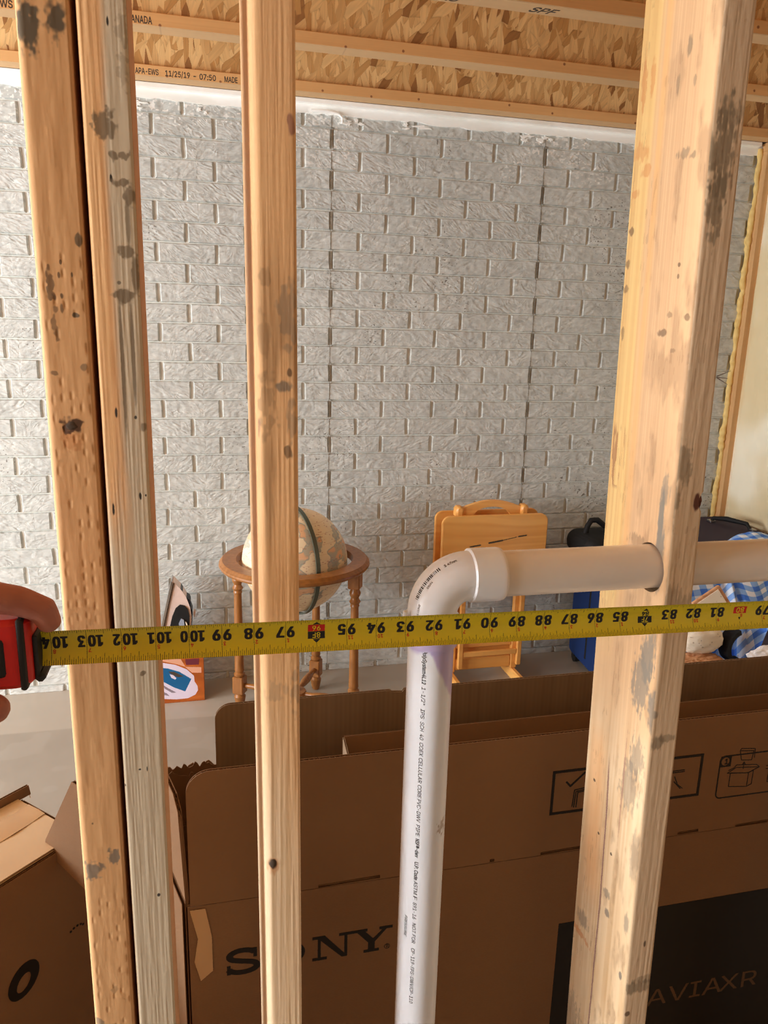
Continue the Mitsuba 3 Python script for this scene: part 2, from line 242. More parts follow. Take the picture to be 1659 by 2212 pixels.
def flange_color(p, n, uv):
    col, g, h, b = wood_base(p, n, 1.7, C3(224, 176, 118), C3(196, 142, 86), 0.3, 240, 'x')
    k = noise(p.x * 9, p.y * 3, 5.0)
    d = dr.sqrt(dr.square((p.x * 5.3 - dr.floor(p.x * 5.3) - 0.5) * 0.19) + dr.square(p.z - JOIST_Z - 0.004 - 0.028 * cell_rand(dr.floor(p.x * 5.3), dr.floor(p.y * 2.1))))
    col = mix(col, C3(128, 78, 48), (1 - smoothstep(0.003, 0.0055, d)) * dr.select(cell_rand(dr.floor(p.x * 5.3), dr.floor(p.y * 2.1), 8) > 0.35, 0.85, 0.0))
    joint = dr.abs(p.x - 0.9 * dr.floor(p.x / 0.9 + 0.5) - 0.3 * dr.floor(p.y * 2))
    col = mix(col, C3(160, 92, 44), smoothstep(0.012, 0.006, joint) * smoothstep(0.35, 0.6, noise(p.z * 300, p.x * 30)) * 0.8)
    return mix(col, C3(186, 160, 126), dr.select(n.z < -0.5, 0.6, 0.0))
bsdf('mat_flange', mikit.proc(flange_color), 0.75)
def osb_color(p, n, uv):
    level = dr.abs(n.z) > 0.6
    a, c = p.x, dr.select(level, p.y, p.z)
    col, best = C3(186, 140, 84), mi.Float(-1)
    for k, (ang, sx, sy) in enumerate(((1.45, 8, 36), (1.2, 10, 34), (1.8, 9, 42), (0.8, 12, 44), (1.55, 14, 56))):
        ca, sa = math.cos(ang), math.sin(ang)
        x, y = (a * ca + c * sa) * sx + k * 13.7, (-a * sa + c * ca) * sy + k * 5.1
        x = x + noise(x * 0.7, y * 0.7, k) * 0.5
        d1, d2, r = voronoi(x, y)
        r2 = r * 17.13 - dr.floor(r * 17.13)
        tone = mix(C3(186, 138, 80), C3(226, 188, 130), smoothstep(0.0, 1.0, r2))
        tone = mix(tone, C3(134, 88, 48), dr.select(r2 < 0.05, 0.7, 0.0))
        tone = tone * (0.9 + 0.2 * noise(x * 1.5, y * 6, k))
        edge = smoothstep(0.0, 0.10, d2 - d1)
        pr = r + 0.045 * k
        col = dr.select(pr > best, tone * (0.84 + 0.16 * edge), col); best = dr.maximum(best, pr)
    return col
bsdf('mat_osb', mikit.proc(osb_color), 0.7)
def wall_color(p, n, uv):
    f = fbm(p.x * 5, p.z * 5, 1.0); g = fbm(p.x * 60, p.z * 90, 4.0, octaves=2)
    col = mix(C3(176, 179, 175), C3(208, 210, 205), dr.clip(0.5 * f + 0.7 * g - 0.1, 0, 1))
    row = dr.floor((2.3537 + 0.0381 - p.z) / 0.0762); sg = dr.select(cell_rand(row, dr.floor(p.x / 0.1143)) > 0.5, 1.0, -1.0)
    ua = p.x * 0.32 * sg + p.z * 0.95; ub = p.x * 0.95 - p.z * 0.32 * sg; wv = noise(p.x * 22, p.z * 40, 2.0) * 0.03
    chip = noise((ua + wv) * 120, ub * 36, 1.0) * 0.65 + noise((ua - wv) * 260, ub * 90, 5.0) * 0.35
    col = col * (0.80 + 0.36 * chip)  # relief shading of the rough brick faces painted into the colour
    strip = smoothstep(0.53, 0.56, p.x) * smoothstep(0.78, 0.70, p.x) * smoothstep(1.5, 2.2, p.z) * 0.35
    col = mix(col, C3(206, 207, 204), strip * noise(p.x * 30, p.z * 20))
    pit = smoothstep(0.85, 0.89, noise(p.x * 150, p.z * 230, 3.0)) * smoothstep(0.60, 0.72, fbm(p.x * 5, p.z * 4, 8.0))
    col = mix(col, C3(92, 86, 78), pit * 0.8)
    spl = smoothstep(0.70, 0.74, noise(p.x * 120, p.z * 160, 9.0)) * smoothstep(0.62, 0.7, noise(p.x * 7, p.z * 9, 2.0)) * smoothstep(2.0, 2.3, p.z)
    return mix(col, C3(232, 230, 224), spl * 0.8)
def wall_bump(p, n, uv):
    row = dr.floor((2.3537 + 0.0381 - p.z) / 0.0762); s = dr.select(cell_rand(row, dr.floor(p.x / 0.2286)) > 0.5, 1.0, -1.0)
    a = p.x * 0.30 * s + p.z * 0.95; b = p.x * 0.95 - p.z * 0.30 * s
    w = noise(p.x * 22, p.z * 40, 2.0) * 0.03
    return noise((a + w) * 130, b * 42, 1.0) + 0.6 * noise((a - w) * 260, b * 90, 5.0) + 0.15 * noise(p.x * 420, p.z * 420)
bsdf('mat_wall', mikit.proc(wall_color), 0.85, wall_bump, 0.0022)
def mortar_color(p, n, uv): return mix(C3(206, 206, 198), C3(222, 222, 214), fbm(p.x * 40, p.z * 40))
bsdf('mat_mortar', mikit.proc(mortar_color), 0.9)
bsdf('mat_seam', lin(88, 82, 72), 0.9)
def floor_color(p, n, uv):
    f = fbm(p.x * 2.2, p.y * 2.2, 1.0); g = fbm(p.x * 14, p.y * 9, 3.0)
    col = mix(C3(142, 132, 120), C3(158, 148, 135), dr.clip(f * 0.7 + g * 0.5 - 0.1, 0, 1))
    strip = smoothstep(2.835, 2.85, p.y + (noise(p.x * 9, 1.0) - 0.5) * 0.01)
    col = mix(col, C3(172, 162, 148), strip * 0.6)
    return mix(col, C3(170, 162, 152), smoothstep(0.66, 0.8, noise(p.x * 11, p.y * 16, 5.0)) * 0.2)
bsdf('mat_floor', mikit.proc(floor_color), 0.45, lambda p, n, uv: fbm(p.x * 30, p.y * 30), 0.0006, spec=0.35)
def seal_color(p, n, uv): return mix(C3(246, 247, 244), C3(236, 236, 230), smoothstep(0.45, 0.7, fbm(p.x * 5, p.z * 20, 2.0)))
bsdf('mat_seal', mikit.proc(seal_color), 0.6)
bsdf('mat_plain_wall', lin(186, 180, 170), 0.9)
def pipe_color(p, n, uv):
    col = mix(C3(232, 238, 246), C3(222, 228, 236), fbm(p.x * 30, p.z * 10))
    run = smoothstep(0.305, 0.315, p.x)
    blotch = smoothstep(0.35, 0.65, fbm(p.x * 6, p.z * 20, 2.0)) * 0.35 * run
    col = mix(col, C3(214, 196, 172), run * 0.55 + blotch * 0.3)  # level run tinted tan, with random blotches
    scr = smoothstep(0.68, 0.74, noise(p.x * 20, p.z * 260, p.y * 40)) * smoothstep(0.6, 0.7, noise(p.x * 9, p.z * 22, 7.0)) * run
    col = mix(col, C3(120, 100, 80), scr * 0.6)
    side = (p.x - 0.2363) / 0.0255                                   # purple primer wiped on below the elbow
    edge = 1.180 - 0.052 * dr.clip(side, -0.3, 1) + 0.006 * noise(p.x * 300, p.z * 120)
    pr = smoothstep(-0.004, 0.006, p.z - edge) * smoothstep(1.235, 1.215, p.z) * (1 - run)
    col = mix(col, C3(150, 112, 190), pr * 0.62)
    col = mix(col, C3(196, 178, 214), smoothstep(0.55, 0.9, side) * smoothstep(1.02, 1.12, p.z) * (1 - run) * smoothstep(1.21, 1.2, p.z) * 0.4)
    sm = dr.sqrt(dr.square((p.x - 0.252) / 0.006) + dr.square((p.z - 0.981) / 0.010)) + (noise(p.x * 400, p.z * 300) - 0.5) * 1.2
    return mix(col, C3(150, 130, 116), (1 - smoothstep(0.5, 1.1, sm)) * 0.7)
bsdf('mat_pvc', mikit.proc(pipe_color), 0.32, spec=0.5)
bsdf('mat_ink', lin(28, 26, 28), 0.6)
bsdf('mat_ink_soft', lin(74, 60, 48), 0.8)
bsdf('mat_ink_red', lin(186, 30, 24), 0.5)
bsdf('mat_ink_box', lin(24, 17, 14), 0.6)
bsdf('mat_ink_black', lin(16, 13, 12), 0.5)
bsdf('mat_ink_gold', lin(96, 70, 44), 0.5)
def card_color(p, n, uv):
    f = fbm(p.x * 6, p.z * 6, p.y * 6); g = noise(p.x * 500, p.z * 900, p.y * 500)
    return mix(C3(126, 94, 66), C3(142, 110, 80), dr.clip(f * 0.7 + g * 0.3, 0, 1))
bsdf('mat_card', mikit.proc(card_color), 0.75, spec=0.3)
def card_in(p, n, uv):
    s = p.x + p.y * 0.3
    f = 0.4 + 0.22 * dr.sin(s * 760) + 0.7 * noise(s * 120, p.z * 2)
    return mix(C3(136, 114, 92), C3(154, 132, 108), dr.clip(f * 0.6, 0, 1))
bsdf('mat_card_inner', mikit.proc(card_in), 0.8, spec=0.3)
bsdf('mat_card_lit_paint', mikit.proc(lambda p, n, uv: mix(C3(206, 178, 142), C3(220, 196, 162), fbm(p.x * 5, p.y * 5, 1.0))), 0.6, spec=0.4)  # window light on the second carton's top flaps, painted in as paler board
bsdf('mat_flute', lin(196, 158, 116), 0.8)
bsdf('mat_packing_tape', lin(205, 168, 120), 0.12, spec=0.6)
bsdf('mat_tape_yellow', lin(206, 188, 28), 0.35, spec=0.5)
bsdf('mat_red', lin(196, 30, 22), 0.4, spec=0.5)
bsdf('mat_rubber', lin(30, 30, 30), 0.6)
bsdf('mat_steel', lin(190, 190, 190), 0.3, metallic=1.0)
def skin_color(p, n, uv): return mix(C3(176, 116, 96), C3(150, 88, 74), fbm(p.x * 60, p.y * 60, p.z * 60))
bsdf('mat_skin', mikit.proc(skin_color), 0.5, lambda p, n, uv: fbm(p.x * 500, p.y * 500, p.z * 500), 0.0002)
bsdf('mat_nail', lin(226, 176, 160), 0.3)
def honey(p, n, uv):
    l = p.x + 0.2 * p.z; u = p.z + p.y * 0.7
    w = noise(l * 4, u * 12, 3.0) * 0.04
    return mix(C3(214, 142, 62), C3(240, 184, 104), dr.clip(noise((u + w) * 90, l * 2, 1.0) * 0.5 + fbm(u * 14, l * 3, 2.0) * 0.7 - 0.1, 0, 1))
bsdf('mat_pine', mikit.proc(honey), 0.35, spec=0.5)
def walnut(p, n, uv):
    return mix(C3(122, 76, 36), C3(164, 108, 54), dr.clip(noise(p.z * 30, p.x * 120, p.y * 120) * 0.6 + fbm(p.x * 20, p.y * 20, p.z * 5) * 0.5 - 0.1, 0, 1))
bsdf('mat_stained_wood', mikit.proc(walnut), 0.3, spec=0.5)
GC = (0.327, 2.785, 0.668)
def globe_color(p, n, uv):
    q = (p - mi.Point3f(*GC)) * 5.0
    land = fbm(q.x * 2.3 + 3.3, q.y * 2.3 + 8.1, q.z * 2.3 + 1.7, octaves=4)
    col = mix(C3(228, 208, 172), C3(240, 224, 192), fbm(q.x * 6, q.y * 6, q.z * 6))
    m = smoothstep(0.54, 0.56, land)
    rid = fbm(q.x * 5 + 9, q.y * 5, q.z * 5, octaves=2)
    tone = mix(C3(220, 172, 130), C3(172, 166, 148), smoothstep(0.42, 0.52, rid))
    col = mix(col, tone, m * 0.9)
    col = mix(col, C3(120, 140, 140), smoothstep(0.02, 0.008, dr.abs(land - 0.545)) * 0.6)
    a = q.z * 6; col = mix(col, C3(190, 150, 110), smoothstep(0.03, 0.015, dr.abs(a - dr.round(a))) * 0.35)
    return mix(col, C3(170, 110, 80), smoothstep(0.74, 0.8, noise(q.x * 22, q.y * 22, q.z * 40)) * 0.5)
bsdf('mat_globe', mikit.proc(globe_color), 0.35, spec=0.5)
bsdf('mat_meridian', lin(98, 104, 92), 0.35, metallic=0.6)
def gingham(p, n, uv):
    s = 13.0
    a = dr.select(uv.x * s - dr.floor(uv.x * s) < 0.5, 1.0, 0.0); b = dr.select(uv.y * s - dr.floor(uv.y * s) < 0.5, 1.0, 0.0)
    return mix(mix(C3(226, 236, 250), C3(136, 178, 238), dr.abs(a - b)), C3(70, 124, 224), a * b)
bsdf('mat_gingham', mikit.proc(gingham), 0.85)
bsdf('mat_blue_fabric', lin(17, 46, 98), 0.8)
bsdf('mat_purple_fabric', lin(50, 42, 56), 0.8)
bsdf('mat_black', lin(18, 18, 19), 0.7)
bsdf('mat_white', lin(238, 236, 236), 0.85, spec=0.2)
bsdf('mat_cream', mikit.proc(lambda p, n, uv: mix(C3(232, 222, 202), C3(150, 136, 116), smoothstep(0.80, 0.86, noise(p.x * 120, p.y * 120, p.z * 120)) * 0.7)), 0.8)
bsdf('mat_towel', mikit.proc(lambda p, n, uv: mix(C3(170, 116, 78), C3(218, 170, 128), noise(p.x * 40, p.y * 40, p.z * 160))), 0.9)
bsdf('mat_chrome', lin(210, 210, 212), 0.15, metallic=1.0)
def foil_color(p, n, uv): return mix(C3(240, 232, 208), C3(222, 204, 164), smoothstep(0.4, 0.7, fbm(p.y * 3, p.z * 3, 1.0)))
bsdf('mat_vapour_sheet', mikit.proc(foil_color), 0.35, lambda p, n, uv: fbm(p.y * 9, p.z * 6, 2.0, octaves=4), 0.03, eps=0.004)
bsdf('mat_foam', mikit.proc(lambda p, n, uv: mix(C3(236, 208, 140), C3(214, 178, 104), noise(p.x * 90, p.y * 90, p.z * 60))), 0.8)
def photo_wood(p, n, uv): return mix(C3(196, 104, 40), C3(150, 70, 24), noise(p.x * 12, p.z * 60, 1.0))
bsdf('mat_box_orange', mikit.proc(photo_wood), 0.3, spec=0.5)
bsdf('mat_print_blue', lin(24, 98, 150), 0.35)
bsdf('mat_print_lilac', lin(226, 216, 236), 0.4)
bsdf('mat_print_maroon', lin(110, 44, 56), 0.4)
bsdf('mat_print_grey', lin(140, 128, 140), 0.4)
bsdf('mat_iron_pink', lin(228, 206, 196), 0.3)
bsdf('mat_cable', lin(196, 194, 190), 0.5)
bsdf('mat_porcelain', lin(236, 234, 228), 0.3)
# ================================================================ THE SETTING
struct('floor', box(LEFT_X, RIGHT_X + 0.1, FRONT_Y, WALL_Y + 0.2, -0.12, 0), 'mat_floor', 'smooth grey concrete basement floor')
MORTAR_Y = WALL_Y + 0.0100
struct('wall_back', box(LEFT_X, RIGHT_X + 0.1, MORTAR_Y, WALL_Y + 0.2, 0, 2.712), 'mat_mortar', 'grey poured concrete wall cast with a brick pattern')
BW, BH, GX, GZ = 0.2286, 0.0762, 0.0085, 0.0025
ROW0, JX0 = 2.3537, 0.5252
def brick_mesh(v, hz=BH):
    r = np.random.default_rng(v); w, h = BW - GX, hz - GZ
    bx, bz, dep = 0.0055, 0.0042, 0.0105
    xs = [-w / 2 + bx, -w / 5, w / 6, w / 2 - bx]; zs = [-h / 2 + bz, 0.0, h / 2 - bz]
    P = np.array([[(x + r.uniform(-.0015, .0015), r.uniform(-.0016, .0012), z + r.uniform(-.0012, .0012)) for x in xs] for z in zs])
    V = P.reshape(-1, 3).tolist(); F = []
    for i in range(2):
        for j in range(3):
            a = i * 4 + j; F += [[a, a + 1, a + 5], [a, a + 5, a + 4]]
    ring = [0, 1, 2, 3, 7, 11, 10, 9, 8, 4]; b0 = len(V)
    for k in ring:
        x, _, z = V[k]; V.append([np.clip(x * (w / (w - 2 * bx)) * 1.0, -w / 2, w / 2), dep, np.clip(z * (h / (h - 2 * bz)), -h / 2, h / 2)])
    n = len(ring)
    for k in range(n):
        F += [[ring[k], b0 + k, b0 + (k + 1) % n], [ring[k], b0 + (k + 1) % n, ring[(k + 1) % n]]]
    return trimesh.Trimesh(V, F, process=False)
BV = [brick_mesh(100 + k) for k in range(10)]
BP = [mikit.ply(m, 'mat_wall') for m in BV]
def project(P):
    d = np.asarray(P) - EYE; z = d @ _f
    return 829.5 + FPX * (d @ RIGHT) / z, 1106 - FPX * (d @ UP) / z
STUDX = [(-0.132, -0.05), (0.044, 0.085), (0.486, 0.54)]
bricks = []
for row in range(0, 32):
    zc = ROW0 - row * BH; top, bot = min(zc + BH / 2, JOIST_Z), max(zc - BH / 2, 0)
    off = 0.0 if row % 2 else BW / 2
    k0 = int((LEFT_X - JX0 - off) / BW); k1 = int((RIGHT_X + 0.05 - JX0 - off) / BW)
    for k in range(k0, k1 + 1):
        xc = JX0 + off + (k + 0.5) * BW
        if xc + BW / 2 > RIGHT_X + 0.1: continue
        px, py = project((xc, WALL_Y, zc))
        sx = [xc + t * BW for t in (-0.45, 0, 0.45)]
        hid = all(any(a < x * y / WALL_Y < b for a, b in STUDX for y in (0.70, 0.77, 0.84)) for x in sx)
        low = zc < 0.22 and xc > -0.05
        seen = -40 < px < 1700 and -30 < py < 2240 and not hid and not low and zc < 2.38 and xc < 2.47
        bricks.append((seen, math.hypot(xc, WALL_Y) + abs(zc - 1.5), xc, zc, len(bricks)))
order = sorted(bricks, key=lambda b: (not b[0], b[1]))
rest = []
for i, (seen, d, xc, zc, idx) in enumerate(order):
    v = idx * 7 % 10
    hh = 0.35 if zc < 0 else 1.0
    if i < 300 and seen:
        key = numbered('wall_back__brick') if i < 2 else f'wall_back__brick_{i:03d}'
        scene[key] = {**BP[v], 'to_world': T().translate([xc, WALL_Y, zc])}
    else:
        m = BV[v].copy(); m.apply_translation([xc, WALL_Y, zc])
        m.vertices[:, 2] = np.maximum(m.vertices[:, 2], 0.001); rest.append(m)
scene['wall_back__brick_field'] = mikit.ply(trimesh.util.concatenate(rest), 'mat_wall'); labels['wall_back__brick_field'] = {'kind': 'stuff'}
for x in (JX0, JX0 + 4 * BW):                      # thin rough fins where two form panels met
    zs = np.arange(0.01, 2.36, 0.009); r = np.random.default_rng(int(x * 100))
    c = x - 0.0045 + 0.0012 * np.cumsum(r.normal(0, .5, len(zs))) * 0.15; w = 0.0003 + 0.0012 * r.random(len(zs)) ** 2
    pr = WALL_Y - 0.001 - 0.002 * r.random(len(zs))
    P = np.stack([np.stack([c - w, np.full_like(c, WALL_Y + 0.004), zs], 1), np.stack([c, pr, zs], 1), np.stack([c + w, np.full_like(c, WALL_Y + 0.004), zs], 1)], 1)
    add('form_seam', grid_mesh(P), 'mat_seam', 'wall_back', label='thin dark vertical seam between two brick-pattern form panels')
# white sealed strip over the wall
xs = np.arange(LEFT_X + 0.05, RIGHT_X, 0.012); low = 2.360 + 0.007 * (meshkit.noise(np.stack([xs * 7, xs * 0, xs * 0], 1), 3) - 0.5) + 0.006 * (meshkit.noise(np.stack([xs * 45, xs * 0, xs * 0], 1), 5) - 0.5)
pl = Polygon([(x, z) for x, z in zip(xs, low)] + [(xs[-1], JOIST_Z + 0.002), (xs[0], JOIST_Z + 0.002)])
m = extrude(pl, 0.012); m = frame_mesh(m, (0, WALL_Y - 0.008, 0), np.array([1.0, 0, 0]), np.array([0, 0, 1.0]), np.array([0, 1.0, 0]))
struct('trim_1', m, 'mat_seal', 'white sealed strip between the brick-pattern wall and the joists')
add('gap_cover', box(LEFT_X + .05, RIGHT_X - .05, 3.1505, WALL_Y - .006, 2.392, JOIST_Z - .0005, .002), 'mat_seal', 'trim_1')  # added pale ledge covering the shaded gap behind the joist flange
def blob(cx, cz, w, h, s, n=22):
    r = np.random.default_rng(s); a = np.linspace(0, 2 * np.pi, n, endpoint=False); k = 0.45 + 0.75 * r.random(n)
    return Polygon([(cx + w * math.cos(t) * q, cz + h * math.sin(t) * q) for t, q in zip(a, k)]).buffer(0)
ps = []
for i, (cx, w) in enumerate([(-.27, .05), (-.24, .03), (-.2, .05), (0.03, .02), (.62, .02), (.88, .06), (.80, .03), (1.34, .05), (1.38, .03), (1.44, .025), (1.9, .06), (1.98, .03), (2.05, .05), (.58, .03), (-.22, .03), (-.29, .04)]):
    for q in range(3): ps.append(blob(cx + rng.uniform(-.03, .03), 2.352 - 0.016 * q * rng.random(), w * rng.uniform(.3, .7), 0.006 * rng.uniform(.5, 1.4), 50 + i * 3 + q))
m = extrude(union_all(ps), 0.004); m = frame_mesh(m, (0, WALL_Y - 0.004, 0), np.array([1.0, 0, 0]), np.array([0, 0, 1.0]), np.array([0, 1.0, 0]))
add('sealant_smear', m, 'mat_seal', 'trim_1', label='white sealant smeared below the strip', kind='stuff')
# a loose bead hanging off the strip beside the middle stud
add('sealant_bead', tube([(0.44, 3.168, 2.369), (0.50, 3.166, 2.371), (0.545, 3.166, 2.366), (0.563, 3.166, 2.352), (0.563, 3.168, 2.332)], [.006, .007, .006, .0045, .003], 10), 'mat_seal', 'trim_1', True)

# ceiling: subfloor on I-joists that run along the wall
struct('ceiling', box(LEFT_X, RIGHT_X + 0.1, FRONT_Y, WALL_Y + 0.2, 2.712, 2.73), 'mat_osb', 'oriented strand board subfloor over the joists')
JOISTS = [(3.088, 'floor joist nearest the brick wall, stamped APA-EWS 11/25/19 on its flange'), (2.608, 'second floor joist from the brick wall, stamped CANADA on its flange'),
          (2.130, 'third floor joist from the brick wall, cut off by the top of the photo'), (1.652, 'fourth floor joist from the brick wall'), (1.174, 'fifth floor joist from the brick wall'),
          (0.696, 'floor joist above the stud wall'), (0.218, 'first floor joist on the near side of the stud wall'), (-0.26, 'second floor joist on the near side of the stud wall'),
          (-0.738, 'third floor joist on the near side of the stud wall'), (-1.216, 'fourth floor joist on the near side of the stud wall'), (-1.694, 'fifth floor joist on the near side of the stud wall'), (-2.172, 'sixth floor joist on the near side of the stud wall'), (-3.128, 'eighth floor joist on the near side of the stud wall'), (-4.084, 'floor joist nearest the front wall')]
joist_keys = []
for y, lab in JOISTS:
    t = thing('floor_joist', lab, 'joist', 'wooden I-joists carrying the floor above'); joist_keys.append(t)
    add('bottom_flange', box(LEFT_X, RIGHT_X + 0.04, y, y + 0.064, JOIST_Z, JOIST_Z + 0.038, 0.002), 'mat_flange', t)
    add('top_flange', box(LEFT_X, RIGHT_X + 0.04, y, y + 0.064, 2.674, 2.711, 0.002), 'mat_flange', t)
    add('web', box(LEFT_X, RIGHT_X + 0.04, y + 0.027, y + 0.037, JOIST_Z + 0.037, 2.675), 'mat_osb', t, label='oriented strand board web')
def on_face(m, x, y, z):                          # lettering on a face that looks toward the camera
    return frame_mesh(m, (x, y, z), np.array([1.0, 0, 0]), np.array([0, 0, 1.0]), np.array([0, -1.0, 0]))
def on_under(m, x, y, z):
    return frame_mesh(m, (x, y, z), np.array([1.0, 0, 0]), np.array([0, -1.0, 0]), np.array([0, 0, -1.0]))
def dot(s, h, **k): return text(s, h, 0.0005, bold=True, **k)
def dotw(s, h, w):
    m = dot(s, h); v = m.vertices; v[:, 0] = (v[:, 0] - v[:, 0].min()) * w / np.ptp(v[:, 0]); m.vertices = v; return m
for w, x, ww in (('APA-EWS', -0.2035, .080), ('11/25/19', -0.1001, .086), ('-', -0.0015, .009), ('07:50', 0.0197, .058), ('MADE', 0.1087, .047)):
    add('stamped_print', on_face(dotw(w, .018, ww), x, 3.088, 2.4160), 'mat_ink_soft', joist_keys[0])
add('stamped_print', on_face(dotw('CANADA', .019, .0715), -0.1885, 2.608, 2.4150), 'mat_ink_soft', joist_keys[1])
add('stamped_print', on_face(dotw('APA-EWS', .019, .105), -0.605, 2.608, 2.4150), 'mat_ink_soft', joist_keys[1])
add('stamped_print', cat(on_face(sq := extrude(sbox(0, 0, .16, .085), .0005), 1.66, 2.6345, 2.462)), 'mat_ink_soft', joist_keys[1], label='dark square stamp on the web')
add('stamped_print', cat(on_face(dot('DAC', .055), 1.675, 2.634, 2.477)), 'mat_flange', joist_keys[1])
add('stamped_print', on_face(extrude(sbox(0, 0, .205, .006), .0005), 1.59, 3.1145, 2.572), 'mat_ink', joist_keys[0])
add('stamped_print', cat(on_face(extrude(union_all([sbox(i * .03, .012, i * .03 + .02, .02) for i in range(6)]), .0005), 1.60, 3.1145, 2.572)), 'mat_ink', joist_keys[0])
add('stamped_print', on_under(dot('2x3', .030, shear=.4), 0.62, 2.180, JOIST_Z), 'mat_ink_soft', joist_keys[2])
add('stamped_print', on_under(dot('SPF', .030, shear=.4), 0.90, 2.180, JOIST_Z), 'mat_ink_soft', joist_keys[2])
k = thing('electric_cable', 'thin pale grey cable slung between the first two joists left of the doubled studs', 'cable')
add('cable_run', tube([(-1.7, 2.70, 2.60), (-1.2, 2.72, 2.50), (-0.80, 2.74, 2.458), (-0.66, 2.75, 2.47), (-0.45, 2.76, 2.50), (-0.2, 2.78, 2.60), (0, 2.8, 2.711)], .0055, 10), 'mat_cable', k, True)

# right wall: framed and insulated
struct('wall_right', box(RIGHT_X + 0.045, RIGHT_X + 0.12, FRONT_Y, WALL_Y, 0, 2.712), 'mat_plain_wall', 'outer wall behind the insulation on the right')
def wstud(y): return box(2.488, RIGHT_X + 0.045, y, y + 0.038, 0.04, 2.372, 0.002)
for y in (3.132, 2.726, 2.32, 1.914, 1.508, 1.102): add('stud', wstud(y), 'mat_stud_plain', 'wall_right', label='pale wall stud between insulation bays')
add('top_plate', box(2.488, RIGHT_X + 0.045, 1.0, 3.17, 2.372, 2.408, 0.002), 'mat_stud_plain', 'wall_right')
add('bottom_plate', box(2.488, RIGHT_X + 0.045, 1.0, 3.17, 0.0, 0.04, 0.002), 'mat_stud_plain', 'wall_right')
for i, (ya, yb) in enumerate([(2.764, 3.132), (2.358, 2.726), (1.952, 2.32), (1.546, 1.914), (1.14, 1.508)]):
    Y, Z = np.meshgrid(np.linspace(ya, yb, 30), np.linspace(0.042, 2.37, 120), indexing='ij')
    d = meshkit.fbm(np.stack([Y * 8 + i * 9, Z * 4, Y * 0], -1), 4, i); e = np.minimum(1, np.minimum(Y - ya, yb - Y) / 0.03) * np.minimum(1, np.minimum(Z - 0.042, 2.37 - Z) / 0.03)
    jag = 0.016 * meshkit.noise(np.stack([Z * 22, Z * 0 + i, Z * 0], -1), 4)
    X = 2.518 - e * (0.002 + 0.030 * d) 
    add('insulation_batt', grid_mesh(np.stack([X, Y, Z], -1)), 'mat_vapour_sheet', 'wall_right', True, label='cream faced insulation batt between studs')
zs = np.arange(0.05, 2.39, 0.008); r = np.random.default_rng(5)
wob = meshkit.noise(np.stack([zs * 26, zs * 0, zs * 0], 1), 9); wob2 = meshkit.noise(np.stack([zs * 70, zs * 0, zs * 0], 1), 2)
add('foam_bead', tube(np.stack([2.486 - 0.010 * wob, 3.172 + 0 * zs, zs], 1), 0.008 + 0.006 * wob2 + 0.004 * wob, 10), 'mat_foam', 'wall_right', True, label='yellow spray foam bead along the corner stud')
struct('wall_front', box(LEFT_X, RIGHT_X + 0.1, FRONT_Y - 0.1, FRONT_Y, 0, 2.712), 'mat_plain_wall')
lw = to_man(box(LEFT_X - 0.12, LEFT_X, FRONT_Y, WALL_Y + 0.2, 0, 2.712)) - to_man(box(LEFT_X - 0.2, LEFT_X + .1, 1.22, 2.90, -0.05, 2.18)) - to_man(box(LEFT_X - 0.2, LEFT_X + .1, -0.48, 0.86, 0.72, 2.03))
struct('wall_left', to_tm(lw), 'mat_plain_wall')
def opening(name, y0, y1, z0, z1, mid, sill=0.06):
    fr = cat(box(LEFT_X - .06, LEFT_X + .05, y0, y0 + .07, z0, z1), box(LEFT_X - .06, LEFT_X + .05, y1 - .07, y1, z0, z1), box(LEFT_X - .06, LEFT_X + .05, y0, y1, z1 - .07, z1), box(LEFT_X - .06, LEFT_X + .05, y0, y1, z0, z0 + sill), box(LEFT_X - .06, LEFT_X + .05, mid - .04, mid + .04, z0, z1))
    scene[name + '__frame'] = mikit.ply(fr, 'mat_white'); labels[name] = {'kind': 'structure'}
opening('door_1', 1.24, 2.88, 0.0, 2.16, 2.06, 0.62); opening('window_1', -0.47, 0.85, 0.73, 2.02, 0.19)

# ---------------------------------------------------------------- the open stud wall
SY0, SY1 = 0.70, 0.84
def stud_mesh(x0, x1, ztop=2.372, zbot=0.04, lean=0.0, r=0.0035, rl=None, seed=0, zref=1.85, cut=None, skew=0.0):
    """a planed 2x6 on end with eased edges; lean = sideways drift per metre below zref"""
    rl = rl or r; prof = []
    for cx, cy, rr, a0 in ((x0 + rl, SY0 + rl, rl, 180), (x1 - r, SY0 + r, r, 270), (x1 - r, SY1 - r, r, 0), (x0 + r, SY1 - r, r, 90)):
        for k in range(6): t = math.radians(a0 + 90 * k / 5); prof.append((cx + rr * math.cos(t), cy + rr * math.sin(t)))
    m = trimesh.creation.extrude_polygon(Polygon(prof), ztop - zbot, engine='earcut'); m.apply_translation([0, 0, zbot])
    m.vertices[:, 0] += lean * (zref - m.vertices[:, 2])
    v = m.vertices; v[:, 0] += skew * (v[:, 1] - SY0) * np.clip((v[:, 0] - x0) / (x1 - x0), 0, 1); m.vertices = v
    if cut is not None:
        q = to_man(m)
        for c in cut: q = q - c
        m = to_tm(q)
    return m
def knot(cx, cy, cz, w, h, nrm):
    m = trimesh.creation.icosphere(2, 1.0); v = m.vertices; v = v * (1 + 0.35 * (meshkit.noise(v * 2.5 + cx * 50, 3)[:, None] - 0.5))
    s = np.array([w, 0.0022, h]) if nrm == 'y' else np.array([0.0022, w, h]); m.vertices = v * s + [cx, cy, cz]; return m
G = 'rough studs of the open wall'
t = thing('wall_stud', 'leftmost tan stud with rows of pressed-in dents and a large dark knot', 'stud', G)
add('board', stud_mesh(-0.1340, -0.0935, r=0.003, rl=0.007), 'mat_stud_incised', t, 40)
